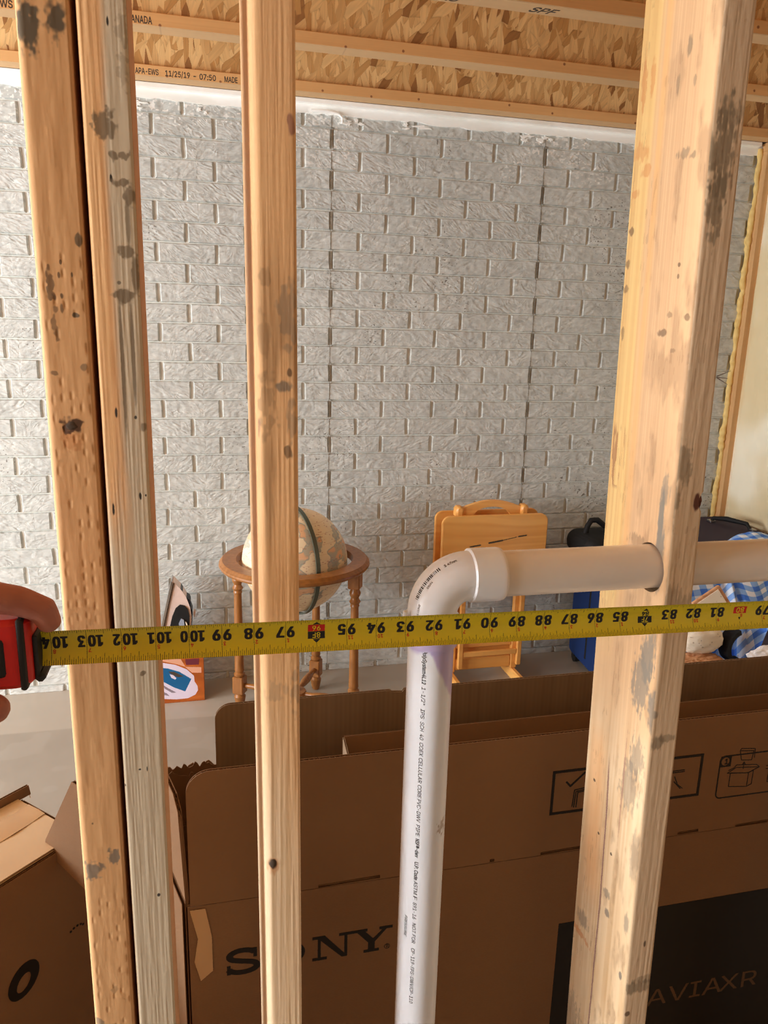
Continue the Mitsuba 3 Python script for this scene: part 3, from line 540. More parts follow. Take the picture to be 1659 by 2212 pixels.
add('knot', knot(-0.1135, 0.7015, 1.4464, 0.006, 0.0052, 'y'), 'mat_ink_soft', t, True, label='dark brown knot')
t = thing('wall_stud', 'weathered grey-white stud with dark drip marks, beside the leftmost stud', 'stud', G)
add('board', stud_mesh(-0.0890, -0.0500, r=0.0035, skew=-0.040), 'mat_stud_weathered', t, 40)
t = thing('wall_stud', 'single stud left of the white pipe with a small round knot low down', 'stud', G)
add('board', stud_mesh(0.0450, 0.0835, lean=0.005, r=0.0035, rl=0.008), 'mat_stud_middle', t, 40)
add('knot', knot(0.0580, 0.7012, 0.9733, 0.0042, 0.006, 'y'), 'mat_ink_soft', t, True, label='small round dark knot')
PY, PZ, PR, RX = 0.735, 1.277, 0.0255, 0.2363
hole = m3.Manifold.cylinder(0.2, 0.0290, circular_segments=40).rotate((0, 90, 0)).translate((0.42, PY - 0.001, PZ - 0.001))
bite = m3.Manifold.sphere(1.0, 20).scale((0.006, 0.010, 0.0125)).translate((0.5335, 0.6985, 1.360))
t = thing('wall_stud', 'wide bright stud on the right that the white pipe runs through, smeared with grey', 'stud', G)
add('board', stud_mesh(0.4860, 0.5235, lean=0.0205, r=0.0035, rl=0.005, cut=[hole, bite]), 'mat_stud_right', t, 40)
add('knot', knot(0.5290, 0.7035, 1.3595, 0.0042, 0.0100, 'y'), bsdf('mat_bark', mikit.proc(lambda p, n, uv: mix(C3(116, 62, 40), C3(60, 30, 20), noise(p.x * 600, p.z * 400))), 0.8), t, True, label='dark red-brown bark knot broken out of the edge')
add('splinter', cat(tube([(0.529, .699, 1.497), (0.540, .692, 1.503)], [.0006, .0002], 5), tube([(0.529, .699, 1.496), (0.537, .690, 1.489)], [.0006, .0002], 5), tube([(0.529, .699, 1.496), (0.540, .695, 1.495)], [.0005, .0002], 5)), 'mat_ink_soft', t, label='loose splinter')
for x, lab in [(-0.54, 'first plain stud to the left of the doubled studs'), (-0.9464, 'second plain stud to the left of the doubled studs'), (-1.3528, 'third plain stud to the left of the doubled studs'), (-1.7592, 'fourth plain stud to the left of the doubled studs'),
               (-2.1656, 'fifth plain stud to the left of the doubled studs'), (-2.572, 'sixth plain stud to the left of the doubled studs'), (-2.9784, 'seventh plain stud to the left of the doubled studs'), (0.92, 'first plain stud to the right of the pierced stud, pipe through it'), (1.33, 'second plain stud to the right of the pierced stud'), (1.74, 'third plain stud to the right of the pierced stud'), (2.15, 'last plain stud before the insulated wall')]:
    h = m3.Manifold.cylinder(0.2, 0.029, circular_segments=24).rotate((0, 90, 0)).translate((x - 0.08, PY, PZ))
    t = thing('wall_stud', lab, 'stud', G)
    add('board', stud_mesh(x, x + 0.038, cut=[h] if 0 < x < 1 else None), 'mat_stud_plain', t)
t = thing('top_plate', 'long board along the top of the stud wall', 'plate')
add('board', box(LEFT_X + 0.6, RIGHT_X - 0.04, SY0, SY1, 2.372, 2.409, 0.002), 'mat_stud_plain', t)
ph = m3.Manifold.cylinder(0.2, 0.029, circular_segments=32).translate((RX, PY, -0.05))
t = thing('bottom_plate', 'long board along the foot of the stud wall', 'plate')
add('board', to_tm(to_man(box(LEFT_X + 0.6, RIGHT_X - 0.04, SY0, SY1, 0.0, 0.039, 0.002)) - ph), 'mat_stud_plain', t)
# ================================================================ PIPE
t = thing('drain_pipe', 'white plastic drain pipe with printed lettering, bending from upright to level through the right stud', 'pipe')
add('riser', cyl((RX, PY, 0.002), (RX, PY, 1.232), PR, 48), 'mat_pvc', t, 40, label='upright white pipe with purple primer below the elbow')
add('run', tube([(0.285, PY, PZ), (1.30, PY, PZ)], PR, 48), 'mat_pvc', t, 40, label='level pipe, tinted tan')
BR = 0.040; ca = np.linspace(math.pi, math.pi / 2, 26)
arc = [(RX + BR + BR * math.cos(a), PY, PZ - BR + BR * math.sin(a)) for a in ca]
add('elbow', tube([(RX, PY, 1.205)] + arc + [(0.309, PY, PZ)], [0.0268] + [0.0272] * 26 + [0.0268], 48), 'mat_pvc', t, 40, label='white elbow with a barcode')
def hub(p0, p1, r):
    p0, p1 = np.array(p0, float), np.array(p1, float); u = (p1 - p0) / np.linalg.norm(p1 - p0); L = np.linalg.norm(p1 - p0)
    return tube([p0, p0 + u * .0015, p1 - u * .004, p1 - u * .001, p1], [r - .0016, r, r, r - .0008, r - .003], 48)
add('hub', hub((RX, PY, 1.2365), (RX, PY, 1.2005), 0.0298), 'mat_pvc', t, 30, label='lower socket of the elbow')
add('hub', hub((0.2755, PY, PZ), (0.3135, PY, PZ), 0.0298), 'mat_pvc', t, 30, label='upper socket of the elbow')
add('mould_nub', rounded(0.2020, 0.2075, PY - 0.009, PY - 0.002, 1.2335, 1.2425, .0018, 8), 'mat_pvc', t, True)
def on_riser(m, z, th, R=PR + 0.00012, s=1):
    """lettering wound on the riser: text runs down from z, letters' tops toward +th"""
    v = m.vertices; a = th + v[:, 1] / R; rr = R + v[:, 2]
    q = m.copy(); q.vertices = np.stack([RX + rr * np.sin(a), PY - rr * np.cos(a), z - v[:, 0]], 1); return q
def pz(y):                                        # height on the print line of the riser
    return float(np.interp(y, [1405, 1500, 1700, 1900, 2100, 2212], [1.2018, 1.1545, 1.0490, .9350, .8130, .7400]))
items = [('PolySystem4L12', 1405, 1483, 1), ('1-1/2"', 1491, 1530, 0), ('IPS', 1541, 1562, 0), ('SCH', 1570, 1591, 0), ('40', 1598, 1611, 0), ('COEX', 1618, 1649, 0), ('CELLULAR', 1654, 1712, 0), ('CORE', 1717, 1745, 0), ('PVC-DWV', 1749, 1800, 0), ('PIPE', 1807, 1832, 0), ('NSF\u00ae-dwv', 1839, 1882, 1), ('U.P. Code', 1893, 1933, 1), ('ASTM', 1936, 1965, 0), ('F', 1970, 1977, 0), ('891-16', 1984, 2021, 0), ('NOT FOR', 2031, 2077, 0), ('CP-119-FPS-DWV/CP-110', 2089, 2232, 0)]
TH = -0.62; ms = []
def fit(s, h, L, bold, shear=-.25):
    m = text(s, h, 0.00012, bold, 0); w = np.ptp(m.vertices[:, 0]); m.vertices[:, 0] = (m.vertices[:, 0] - m.vertices[:, 0].min()) * (L / w) + shear * 0; m.vertices[:, 0] -= shear * m.vertices[:, 1] * 0.8; return m
for s, a, b, bold in items: ms.append(on_riser(fit(s, .0044, pz(a) - pz(b), bold), pz(a), TH))
ms.append(on_riser(fit('PRESSURE', .0040, pz(2021) - pz(2068), 0), pz(2021), TH - 0.42))
add('printed_lettering', trimesh.util.concatenate(ms), 'mat_ink', t)
def on_elbow(s, a, R=0.0274):                    # s along the bend (0..1 from the riser), a around it
    q = math.pi - s * math.pi / 2; c = np.array([RX + BR + BR * math.cos(q), PY, PZ - BR + BR * math.sin(q)])
    out = np.array([math.cos(q), 0, math.sin(q)]); return c + R * (math.cos(a) * out + math.sin(a) * np.array([0, -1.0, 0]))
bars, s = [], 0.20; rr = random.Random(3)
while s < 0.60:
    w = rr.choice([0.005, 0.008, 0.012])
    V = [on_elbow(s, .36), on_elbow(s, .44), on_elbow(s, .52), on_elbow(s + w, .36), on_elbow(s + w, .44), on_elbow(s + w, .52)]
    bars.append(trimesh.Trimesh(V, [[0, 1, 4], [0, 4, 3], [1, 2, 5], [1, 5, 4]], process=False)); s += w + rr.choice([0.006, 0.009, 0.012])
add('barcode', trimesh.util.concatenate(bars), 'mat_ink', t)
def elbow_text(txt, s0, a0, h):
    m = text(txt, h, 0.0001, True); v = m.vertices; q = m.copy()
    q.vertices = np.array([on_elbow(s0 + x / 0.1, a0 - y / 0.0274, 0.0274 + z) for x, y, z in v]); return q
add('printed_digits', cat(elbow_text('6 11942', 0.04, .70, .0022), elbow_text('03096', 0.36, .70, .0022), elbow_text('3 47nm', .66, .52, .003)), 'mat_ink_soft', t)

# ================================================================ TAPE MEASURE
TB0, TSL, TY, TW = 1.2934, -0.0225, 0.568, 0.0268          # blade centre height at x=-0.093, slope, distance, width
XB = lambda n: -0.0932 + (103 - n) * 0.0254                # inch mark -> x
def blade_pts(x, tt, off=0.0):
    """tt: 0 at the upper edge (in the room) .. 1 at the lower edge"""
    x, tt = np.asarray(x, float), np.asarray(tt, float)
    q = (tt - 0.5) * 2; sag = 0.0042 * (1 - q * q)
    return np.stack([x, TY + sag - 0.0012 * q - off, TB0 + TSL * (x + 0.0932) - (tt - 0.5) * TW], -1)
t = thing('tape_measure', 'yellow tape measure pulled out across the studs from a red and black case', 'tape measure')
xs = np.concatenate([np.linspace(-0.128, 0.55, 60), np.linspace(0.57, 2.486, 60)]); ts = np.linspace(0, 1, 13)
F0 = blade_pts(*np.meshgrid(xs, ts, indexing='ij')); B0 = F0 + [0, .00035, 0]
add('blade', cat(grid_mesh(F0), grid_mesh(B0[:, ::-1])), 'mat_tape_yellow', t, True, label='yellow steel blade numbered upside down')
add('hook', box(2.484, 2.4865, TY - 0.004, TY + 0.012, TB0 - 0.098, TB0 - 0.048, .0005), 'mat_steel', t, label='end hook against the insulated wall')
def on_blade(m, off=0.00025, L=0.004):
    """m in inches of blade: x to the left of the 0 inch end grows with the count, y 0..1 across, upright lettering"""
    m = subdiv(m, L) if L else m; v = m.vertices
    return trimesh.Trimesh(blade_pts(XB(0) - v[:, 0], v[:, 1], off + v[:, 2]), m.faces, process=False)
def digits(s, xc, y0, h, bold=True, align='c', stretch=1.0, heavy=0.0):
    m = text(s, h * TW, 0.00008, bold, stretch=stretch); v = m.vertices; w0, w1 = v[:, 0].min(), v[:, 0].max()
    dx = {'c': -(w0 + w1) / 2, 'l': -w0, 'r': -w1}[align]; v[:, 0] += dx + xc; v[:, 1] = v[:, 1] / TW + y0; m.vertices = v
    if not heavy: return m
    out = []
    for e in (-heavy, 0, heavy):
        q = m.copy(); q.vertices = q.vertices + [e, 0, .00001 * (e > 0)]; out.append(q)
    return cat(*out)
black, red, knock = [], [], []
for n in range(76, 105):
    if n in (84, 96, 80): continue
    s = str(n); gap = 0.0014; ST = .90 if n < 100 else .70
    black.append(digits(s[:-1], n * .0254 - gap, .215, .335, True, 'r', ST, .0005)); black.append(digits(s[-1], n * .0254 + gap, .215, .335, True, 'l', ST, .0005))
    red.append(digits(str(n % 12), n * .0254 - 0.0011, .60, .105, True, 'r'))
def chip(n, y0, y1, w=.0140): return extrude(affinity.translate(sbox(-w / 2 + .0008, y0 + .015, w / 2 - .0008, y1 - .015).buffer(.0007), n * .0254, 0), .00005)
def chip2(n, y0, y1, w=.0140):
    m = trimesh.creation.box((w, (y1 - y0), .00005)); m.apply_translation([n * .0254, (y0 + y1) / 2, .000025]); return m
black += [chip2(96, .415, .635), chip2(84, .415, .635), digits('84', 84 * .0254, .235, .165)]
redbox = [chip2(96, .180, .405), chip2(80, .205, .46)]
knock += [digits('96', 96 * .0254, .215, .16), digits('8F', 96 * .0254, .445, .16), digits('7F', 84 * .0254, .445, .16), digits('80', 80 * .0254, .235, .195)]
red.append(digits('8', 80 * .0254 - .001, .49, .105, True, 'r'))
def tri(n, y0, y1, w): return trimesh.Trimesh([(n * .0254 - w, y0, 0), (n * .0254 + w, y0, 0), (n * .0254, y1, 0)], [[0, 1, 2]], process=False)
black += [tri(96, .165, .085, .0032), tri(96, .65, .76, .0032), tri(84, .20, .12, .0028), tri(84, .65, .76, .0028), tri(80, .60, .69, .0013)]
ticks = []
def tick(x, y0, y1, w): ticks.append(trimesh.Trimesh([(x - w, y0, 0), (x + w, y0, 0), (x + w, (y0 + y1) / 2, 0), (x - w, (y0 + y1) / 2, 0), (x + w, y1, 0), (x - w, y1, 0)], [[0, 1, 2], [0, 2, 3], [3, 2, 4], [3, 4, 5]], process=False))
for k in range(76 * 16, 104 * 16 + 4):
    x = k / 16 * .0254; q = k % 16
    if q == 0:
        if k // 16 in (96, 84, 80): tick(x, 0, .09, .00013); tick(x, .75, 1, .00013)
        else:
            for a in np.linspace(0, 1, 9)[:-1]: tick(x, a, a + .125, .00016)
        continue
    b = {8: .245, 4: .20, 12: .20}.get(q, .165 if q % 2 == 0 else .125)
    tick(x, 1 - b, 1, .00016)
    u = {8: .15, 4: .115, 12: .115}.get(q, .09 if q % 2 == 0 else .07)
    tick(x, 0, u, .00016)
tape_red = trimesh.util.concatenate([on_blade(m, .00025) for m in red + redbox])
add('black_numerals', trimesh.util.concatenate([on_blade(m, .00025) for m in black]), 'mat_ink', t, label='black inch numerals and foot marks')
add('red_numerals', tape_red, 'mat_ink_red', t, label='small red inch numerals and red markers')
for m in knock: add('knocked_out_numeral', on_blade(m, .00045), 'mat_tape_yellow', t)
add('graduation_marks', trimesh.util.concatenate([on_blade(m, .00020, 0) for m in ticks]), 'mat_ink', t, label='fine black inch graduations', kind='stuff')
# case: D-shaped in plan, thickness upright
def case_slab(x0, x1, y0, y1, z0, z1, r): 
    pr = sbox(x0 + r, y0 + r, x1 - r, y1 - r).buffer(r, quad_segs=8); b = min(.004, (x1 - x0) * .25)
    a = trimesh.creation.extrude_polygon(pr, z1 - z0 - 2 * b, engine='earcut'); a.apply_translation([0, 0, z0 + b])
    c = trimesh.creation.extrude_polygon(pr.buffer(-b), z1 - z0, engine='earcut'); c.apply_translation([0, 0, z0])
    return cat(a, c).convex_hull
add('case', case_slab(-0.206, -0.1275, 0.5470, 0.6080, 1.2715, 1.3255, .014), 'mat_red', t, 40, label='red case')
add('rubber_band', case_slab(-0.1365, -0.1318, 0.5464, 0.6010, 1.2710, 1.3258, .002), 'mat_rubber', t, 40, label='black rubber band round the mouth of the case')
add('grip_panel', rounded(-0.200, -0.1445, 0.5452, 0.560, 1.2815, 1.3130, .004, 12), 'mat_rubber', t, True, label='black grip panel')
add('mouth', box(-0.1290, -0.1250, 0.556, 0.588, 1.2740, 1.3100, .0015), 'mat_rubber', t)
add('mouth_lip', box(-0.1290, -0.1215, 0.556, 0.588, 1.2720, 1.2795, .0025), 'mat_rubber', t, label='dark lip under the blade')

# ================================================================ HAND
def limb(chains, rt=.0035, keep=1):
    solids = []
    for ch in chains:
        for (a, ra), (b, rb) in zip(ch[:-1], ch[1:]):
            solids.append(m3.Manifold.batch_hull([m3.Manifold.sphere(ra, 20).translate(tuple(a)), m3.Manifold.sphere(rb, 20).translate(tuple(b))]))
    M = m3.Manifold.batch_boolean(solids, m3.OpType.Add).refine_to_length(rt)
    m = to_tm(M); m = trimesh.Trimesh(m.vertices, m.faces, process=True)
    trimesh.smoothing.filter_taubin(m, lamb=.5, nu=.52, iterations=22); return m
W_ = (-0.305, 0.520, 1.292)
palm = [[(W_, .027), ((-.262, .560, 1.318), .018)], [(W_, .027), ((-.258, .585, 1.300), .018)], [(W_, .026), ((-.258, .597, 1.282), .017)], [(W_, .025), ((-.262, .598, 1.264), .016)],
        [((-.262, .560, 1.318), .018), ((-.258, .585, 1.300), .018)], [((-.258, .585, 1.300), .018), ((-.258, .597, 1.282), .017)], [((-.258, .597, 1.282), .017), ((-.262, .598, 1.264), .016)]]
index = [[((-.262, .560, 1.318), .0155), ((-.205, .552, 1.352), .0125), ((-.160, .553, 1.3445), .0122), ((-.1340, .556, 1.3372), .0108), ((-.1195, .558, 1.3290), .0098), ((-.1165, .559, 1.3200), .0088)]]
middle = [[((-.258, .585, 1.300), .0155), ((-.215, .636, 1.312), .0115), ((-.172, .638, 1.310), .0102), ((-.150, .636, 1.308), .0088)]]
ring_ = [[((-.258, .597, 1.282), .0150), ((-.218, .638, 1.292), .0110), ((-.176, .639, 1.290), .0098), ((-.156, .636, 1.289), .0085)]]
little = [[((-.262, .598, 1.264), .0140), ((-.226, .636, 1.272), .0100), ((-.192, .636, 1.271), .0088), ((-.174, .634, 1.271), .0078)]]
thumb = [[(W_, .024), ((-.262, .520, 1.268), .0185), ((-.212, .528, 1.250), .0140), ((-.178, .538, 1.2560), .0125), ((-.1545, .543, 1.2605), .0108)]]
arm = [[(W_, .0275), ((-.40, .40, 1.245), .036), ((-.52, .25, 1.19), .044), ((-.60, .10, 1.13), .047)]]
t = thing('person', 'hand at the left edge of the photo gripping the red tape measure case', 'person')
add('body', limb(palm + index + middle + ring_ + little + thumb + arm), 'mat_skin', t, True, label='bare hand, index finger on top of the case and thumb below')
sl = lathe([(.050, 0), (.056, .02), (.060, .13), (.062, .30), (.056, .30), (.053, .02)], 28)
d = np.array([-.08, -.15, -.06]); d /= np.linalg.norm(d); a = np.cross(d, [0, 0, 1.0]); a /= np.linalg.norm(a)
add('sleeve', frame_mesh(sl, (-.560, .175, 1.160), a, np.cross(d, a), d), 'mat_blue_fabric', t, 40, label='dark blue sleeve')
# ================================================================ CARDBOARD
def fluted(poly, o, ex, ey, ez, th=.006, pitch=.0075, top=True):
    """corrugated board: poly in the (ex, ey) plane, ez its thickness; two liners with a wavy flute between, open along the upper edge"""
    l = .0011; a = extrude(poly, l); b = extrude(poly, l); b.apply_translation([0, 0, th - l])
    out = [a, b]
    if top:
        x0, y0, x1, y1 = poly.bounds; n = int((x1 - x0) / pitch * 6); xs = np.linspace(x0, x1, n + 1)
        c = np.array(poly.exterior.coords)
        ymax = []
        for x in xs:
            g = poly.intersection(LineString([(x, y0 - 1), (x, y1 + 1)])); ymax.append(g.bounds[3] if not g.is_empty else y1)
        ymax = np.array(ymax); w = th / 2 + (th / 2 - l) * np.sin(xs / pitch * 2 * np.pi)
        P = np.stack([np.stack([xs, ymax - .0004, w], 1), np.stack([xs, ymax - .012, w], 1)], 1); out.append(grid_mesh(P))
        P2 = np.stack([np.stack([xs, ymax - .010, 0 * xs + l], 1), np.stack([xs, ymax - .010, 0 * xs + th - l], 1)], 1); out.append(grid_mesh(P2))
    return frame_mesh(cat(*out), o, np.asarray(ex, float), np.asarray(ey, float), np.asarray(ez, float))
EX, EY, EZ = np.eye(3)
def rcorner(x0, z0, x1, z1, r, which='tl'):
    a = [(x0, z0), (x1, z0), (x1, z1)]
    if 'l' in which: a += [(x0 + r - r * math.sin(k), z1 - r + r * math.cos(k)) for k in np.linspace(0, math.pi / 2, 9)]
    else: a += [(x0, z1)]
    return Polygon(a)
FYC, RYC, XL, XR, CR, TOP = 0.95, 1.137, -0.045, 1.52, 0.7215, 0.9370
t = thing('cardboard_box', 'tall open brown television carton lettered SONY behind the studs', 'cardboard box')
add('front_panel', fluted(Polygon([(XL, .004), (XR, .004), (XR, CR - .0015), (XL, CR - .0015)]), (0, FYC, 0), EX, EZ, EY, top=False), 'mat_card', t, label='front of the carton with black print')
slots = union_all([sbox(a, CR - .004, b, CR + .012) for a, b in ((.145, .245), (.418, .428), (.505, .585), (.760, .800), (.868, 1.05))])
fl = rcorner(XL + .004, CR, XR, TOP, .034).difference(union_all([affinity.rotate(sbox(a, CR + .001, b, CR + .0065), 1.2) for a, b in ((.145, .240), (.418, .426), (.505, .575), (.755, .795), (.868, 1.05))]))
add('front_flap', fluted(fl, (0, FYC - .001, 0), EX, EZ, EY), 'mat_card', t, label='front flap standing up with a row of slots along its fold')
add('rear_panel', fluted(Polygon([(XL - .055, .004), (XR, .004), (XR, CR), (XL - .055, CR)]), (0, RYC, 0), EX, EZ, EY, top=False), 'mat_card', t)
rf = rcorner(0.002, CR, XR, TOP, .026); dip = Polygon([(.285, .95), (.300, .9335), (.318, .9320), (.330, .95)]); rf = rf.difference(dip)
add('rear_flap', fluted(rf, (0, RYC, 0), EX, EZ, EY), 'mat_card_inner', t, label='rear flap standing up, greyer inner face')
tilt = np.array([0, .30, .954]); tilt /= np.linalg.norm(tilt)
inn = Polygon([(.196, 0), (.214, .05), (.205, .16), (.197, .185), (XR - .05, .185), (XR - .05, 0)])
add('inner_flap', fluted(Polygon([(.215, 0), (.222, .12), (.208, .150), (.198, .185), (XR - .05, .185), (XR - .05, 0)]), (0, .985, .740), EX, tilt, np.cross(EX, tilt) * 1.0), 'mat_card', t, label='inner flap tilted forward between the front and rear flaps')
add('inner_flap_end', fluted(Polygon([(0, 0), (.05, 0), (.05, .175), (0, .175)]), (.196, .985, .742), np.array([.05, .998, 0]), EZ, np.array([-.998, .05, 0]), th=.003, top=False), 'mat_card_inner', t)
el = np.array([-.055, .187, 0]); eln = el / np.linalg.norm(el); en = np.cross(eln, EZ)
add('end_panel', fluted(Polygon([(.008, .004), (.182, .004), (.182, CR), (.008, CR)]), (XL, FYC, 0), eln, EZ, -en, top=False), 'mat_card', t)
out = np.array([-.03, 0, .999]); out /= np.linalg.norm(out); e2 = eln
add('end_flap', fluted(Polygon([(.006, .004), (.180, .004), (.176, .172), (.030, .166), (.010, .150)]), (XL - .001, FYC, CR), e2, out, np.cross(e2, out)), 'mat_card', t, label='end flap bent outward')
r = np.random.default_rng(4); xx = np.linspace(-.11, .012, 34)
for k, (dy, dz) in enumerate(((0, 0), (.006, -.006), (-.006, -.012))):
    zt = .818 + dz + .014 * meshkit.noise(np.stack([xx * 160 + k * 9, xx * 0, xx * 0], 1), 4) + .005 * r.random(34) + .015 * (xx + .02)
    add('torn_edge', extrude_ := frame_mesh(extrude(Polygon([(xx[0], .60), (xx[-1], .60)] + list(zip(xx[::-1], zt[::-1]))), .0012), (0, RYC + .012 + dy, 0), EX, EZ, EY), 'mat_card', t, label='torn ragged cardboard edge')
add('packing_tape', frame_mesh(extrude(Polygon([(0, 0), (.022, 0), (.030, -.05), (.030, -.11), (.012, -.125), (.004, -.09), (.010, -.05)]), .0003), (XL + .003, FYC - .0015, CR - .006), EX, EZ, -EY), 'mat_packing_tape', t, label='shiny strip of packing tape peeling off')
def front(m, x, z): return frame_mesh(m, (x, FYC - .0002, z), EX, EZ, -EY)
def flap_face(m, x, z): return frame_mesh(m, (x, FYC - .0012, z), EX, EZ, -EY)
# slab-serif capitals S O N Y, 1 high
def U(*g): return union_all(list(g))
def bar(x0, y0, x1, y1, w): return LineString([(x0, y0), (x1, y1)]).buffer(w / 2, cap_style=2)
def let_S():
    a = [(.50 + .36 * math.cos(q) * 1.0, .735 + .215 * math.sin(q)) for q in np.linspace(.35, 3.9, 22)]
    b = [(.50 + .40 * math.cos(q), .265 + .215 * math.sin(q)) for q in np.linspace(.9, -2.9, 22)]
    sp = LineString(a + [(.5, .5)] + b).buffer(.095, cap_style=2)
    return U(sp, sbox(.80, .62, .90, .99), sbox(.06, .01, .16, .38), sbox(.10, .06, .3, .16))
def let_O(): return affinity.scale(Point(.55, .5).buffer(.5), 1.15, 1.02).difference(affinity.scale(Point(.55, .5).buffer(.5), .62, .76))
def let_N():
    return U(bar(.20, 0, .20, 1, .085), bar(.98, 0, .98, 1, .085), Polygon([(.12, 1), (.36, 1), (1.02, .02), (1.02, 0), (.86, 0), (.16, .92)]), sbox(0, 0, .42, .11), sbox(0, .89, .34, 1), sbox(.78, .89, 1.2, 1))
def let_Y():
    return U(Polygon([(.06, 1), (.30, 1), (.66, .50), (.66, .40), (.48, .40)]), Polygon([(1.10, 1), (1.00, 1), (.54, .46), (.66, .40)]), bar(.57, 0, .57, .48, .20), sbox(.34, 0, .80, .11), sbox(-.04, .89, .44, 1), sbox(.80, .89, 1.20, 1))
hS = .0435; y0 = .5905
word = U(*[affinity.translate(affinity.scale(g, hS * 1.22, hS, origin=(0, 0)), x, 0) for g, x in ((let_S(), .0050), (let_O(), .0655), (let_N(), .1365), (let_Y(), .1990))])
add('brand_lettering', front(extrude(word, .0003), 0, y0), 'mat_ink_box', t, label='SONY in black slab capitals')
add('brand_lettering', cat(front(text('R', .0055, .0003), .2525, y0 + .0025), front(extrude(Point(.0046, .0052).buffer(.0046).difference(Point(.0046, .0052).buffer(.0039)), .0003), .2500, y0)), 'mat_ink_box', t, label='circled R')
fr = []
def rectline(x0, z0, x1, z1, w): return U(*[LineString(c).buffer(w / 2, cap_style=3) for c in ([(x0, z0), (x1, z0)], [(x1, z0), (x1, z1)], [(x1, z1), (x0, z1)], [(x0, z1), (x0, z0)])])
def ln(*p, w=.0016): return LineString(p).buffer(w / 2)
pict = [rectline(.517, .796, .783, .870, .0045), ln((.540, .850), (.547, .842), (.571, .864), w=.0030), ln((.553, .805), (.555, .834), (.585, .838)), ln((.556, .803), (.558, .831), (.585, .835)), ln((.560, .803), (.561, .829), (.585, .832)),
        ln((.640, .845), (.752, .846)), ln((.640, .842), (.752, .843)), ln((.735, .835), (.742, .820), (.752, .812)), ln((.735, .826), (.748, .812))]
rr_ = sbox(.828, .792, 1.15, .853).buffer(.010); pict.append(rr_.difference(rr_.buffer(-.0022)))
pict.append(U(sbox(.820, .842, .840, .862)).difference(Point(.829, .852).buffer(.0078)))
bx_ = [((.842, .803), (.842, .829)), ((.842, .803), (.878, .799)), ((.878, .799), (.878, .825)), ((.842, .829), (.878, .825)), ((.878, .799), (.887, .803)), ((.887, .803), (.887, .829)), ((.878, .825), (.887, .829)), ((.836, .829), (.852, .838)), ((.836, .829), (.876, .825)), ((.852, .838), (.898, .834)), ((.876, .825), (.898, .834)), ((.838, .834), (.848, .838)), ((.848, .838), (.852, .843)), ((.852, .843), (.892, .839)), ((.892, .839), (.898, .834)), ((.866, .834), (.866, .845)), ((.863, .842), (.866, .847)), ((.869, .842), (.866, .847)),
       ((.855, .869), (.860, .851)), ((.860, .851), (.880, .849)), ((.880, .849), (.882, .866)), ((.855, .869), (.882, .866)), ((.857, .873), (.884, .870)), ((.884, .870), (.885, .853)), ((.855, .869), (.857, .873))]
pict += [ln(a, b, w=.0011) for a, b in bx_]
pict += [Polygon([(.916, .840), (.921, .840), (.921, .835), (.929, .843), (.921, .851), (.921, .846), (.916, .846)]).difference(Polygon([(.917, .8415), (.922, .8415), (.9225, .838), (.927, .843), (.9225, .848), (.922, .8445), (.917, .8445)]))]
pict += [ln(a, b, w=.0011) for a, b in [((.918, .803), (.918, .829)), ((.918, .803), (.954, .799)), ((.954, .799), (.954, .825)), ((.912, .829), (.954, .825)), ((.912, .834), (.970, .834))]]
pict = [affinity.rotate(g, 0.0) for g in pict]
add('printed_pictograms', flap_face(extrude(U(*pict), .0003), 0, 0), 'mat_ink_box', t, label='black packing pictograms in frames')
add('printed_pictograms', flap_face(text('1', .0095, .0003, True), .8265, .847), 'mat_ink_box', t)
add('black_panel', front(extrude(sbox(.550, .10, XR - .004, .5820), .0003), 0, 0), 'mat_ink_black', t, label='large black printed panel')
for w, x in (('BRAVIA', .655), ('XR', .885)):
    m = text(w, .034, .0003); m.vertices[:, 0] *= 1.35
    add('gold_lettering', frame_mesh(m, (x, FYC - .0006, .372), EX, EZ, -EY), 'mat_ink_gold', t, label='dull gold lettering on the black panel')

# second carton, turned, at the lower left
t = thing('cardboard_box', 'brown carton with a taped top turned at an angle at the lower left', 'cardboard box')
D = np.array([.7071, .7071, 0]); N2 = np.array([-.7071, .7071, 0]); O = np.array([-.270, 1.290, 0])   # O: right end of its front top edge; box goes to -D and +N2
L2, D2, H2 = .55, .19, .600
def on2(poly, o, ex, ey, ez, **k): return fluted(poly, o, ex, ey, ez, **k)
add('front_panel', on2(Polygon([(-L2, .004), (.04, .004), (.04, H2), (-L2, H2)]), O, D, EZ, N2), 'mat_card', t, label='dark front of the turned carton')
add('rear_panel', on2(Polygon([(-L2, .004), (.04, .004), (.04, H2), (-L2, H2)]), O + N2 * D2, D, EZ, N2, top=False), 'mat_card', t)
for s in (-L2, .034): add('end_panel', on2(Polygon([(.006, .004), (D2, .004), (D2, H2), (.006, H2)]), O + D * s, N2, EZ, D, top=False), 'mat_card', t)
add('top_flap', on2(Polygon([(-L2, .007), (.03, .007), (.03, .128), (-L2, .128)]), O + EZ * (H2 + .001), D, N2, EZ, top=False), 'mat_card_lit_paint', t, label='near top flap, window light painted in as a paler tone')
add('top_flap', on2(Polygon([(-L2, .130), (.03, .130), (.03, D2 + .004), (-L2, D2 + .004)]), O + EZ * (H2 + .0012), D, N2, EZ, top=False), 'mat_card_lit_paint', t)
w = np.linspace(-L2, .03, 60); P = np.stack([np.stack([w, .104 + .004 * np.sin(w * 30), .0078 + .0012 * np.sin(w * 47) ** 2], 1), np.stack([w, .128 + 0 * w, .0090 + .002 * np.sin(w * 31) ** 2], 1), np.stack([w, .158 + .003 * np.sin(w * 22), .0078 + .0012 * np.sin(w * 39) ** 2], 1)], 1)
add('packing_tape', frame_mesh(grid_mesh(P), O + EZ * H2, D, N2, EZ), 'mat_packing_tape', t, True, label='glossy packing tape along the top seam')
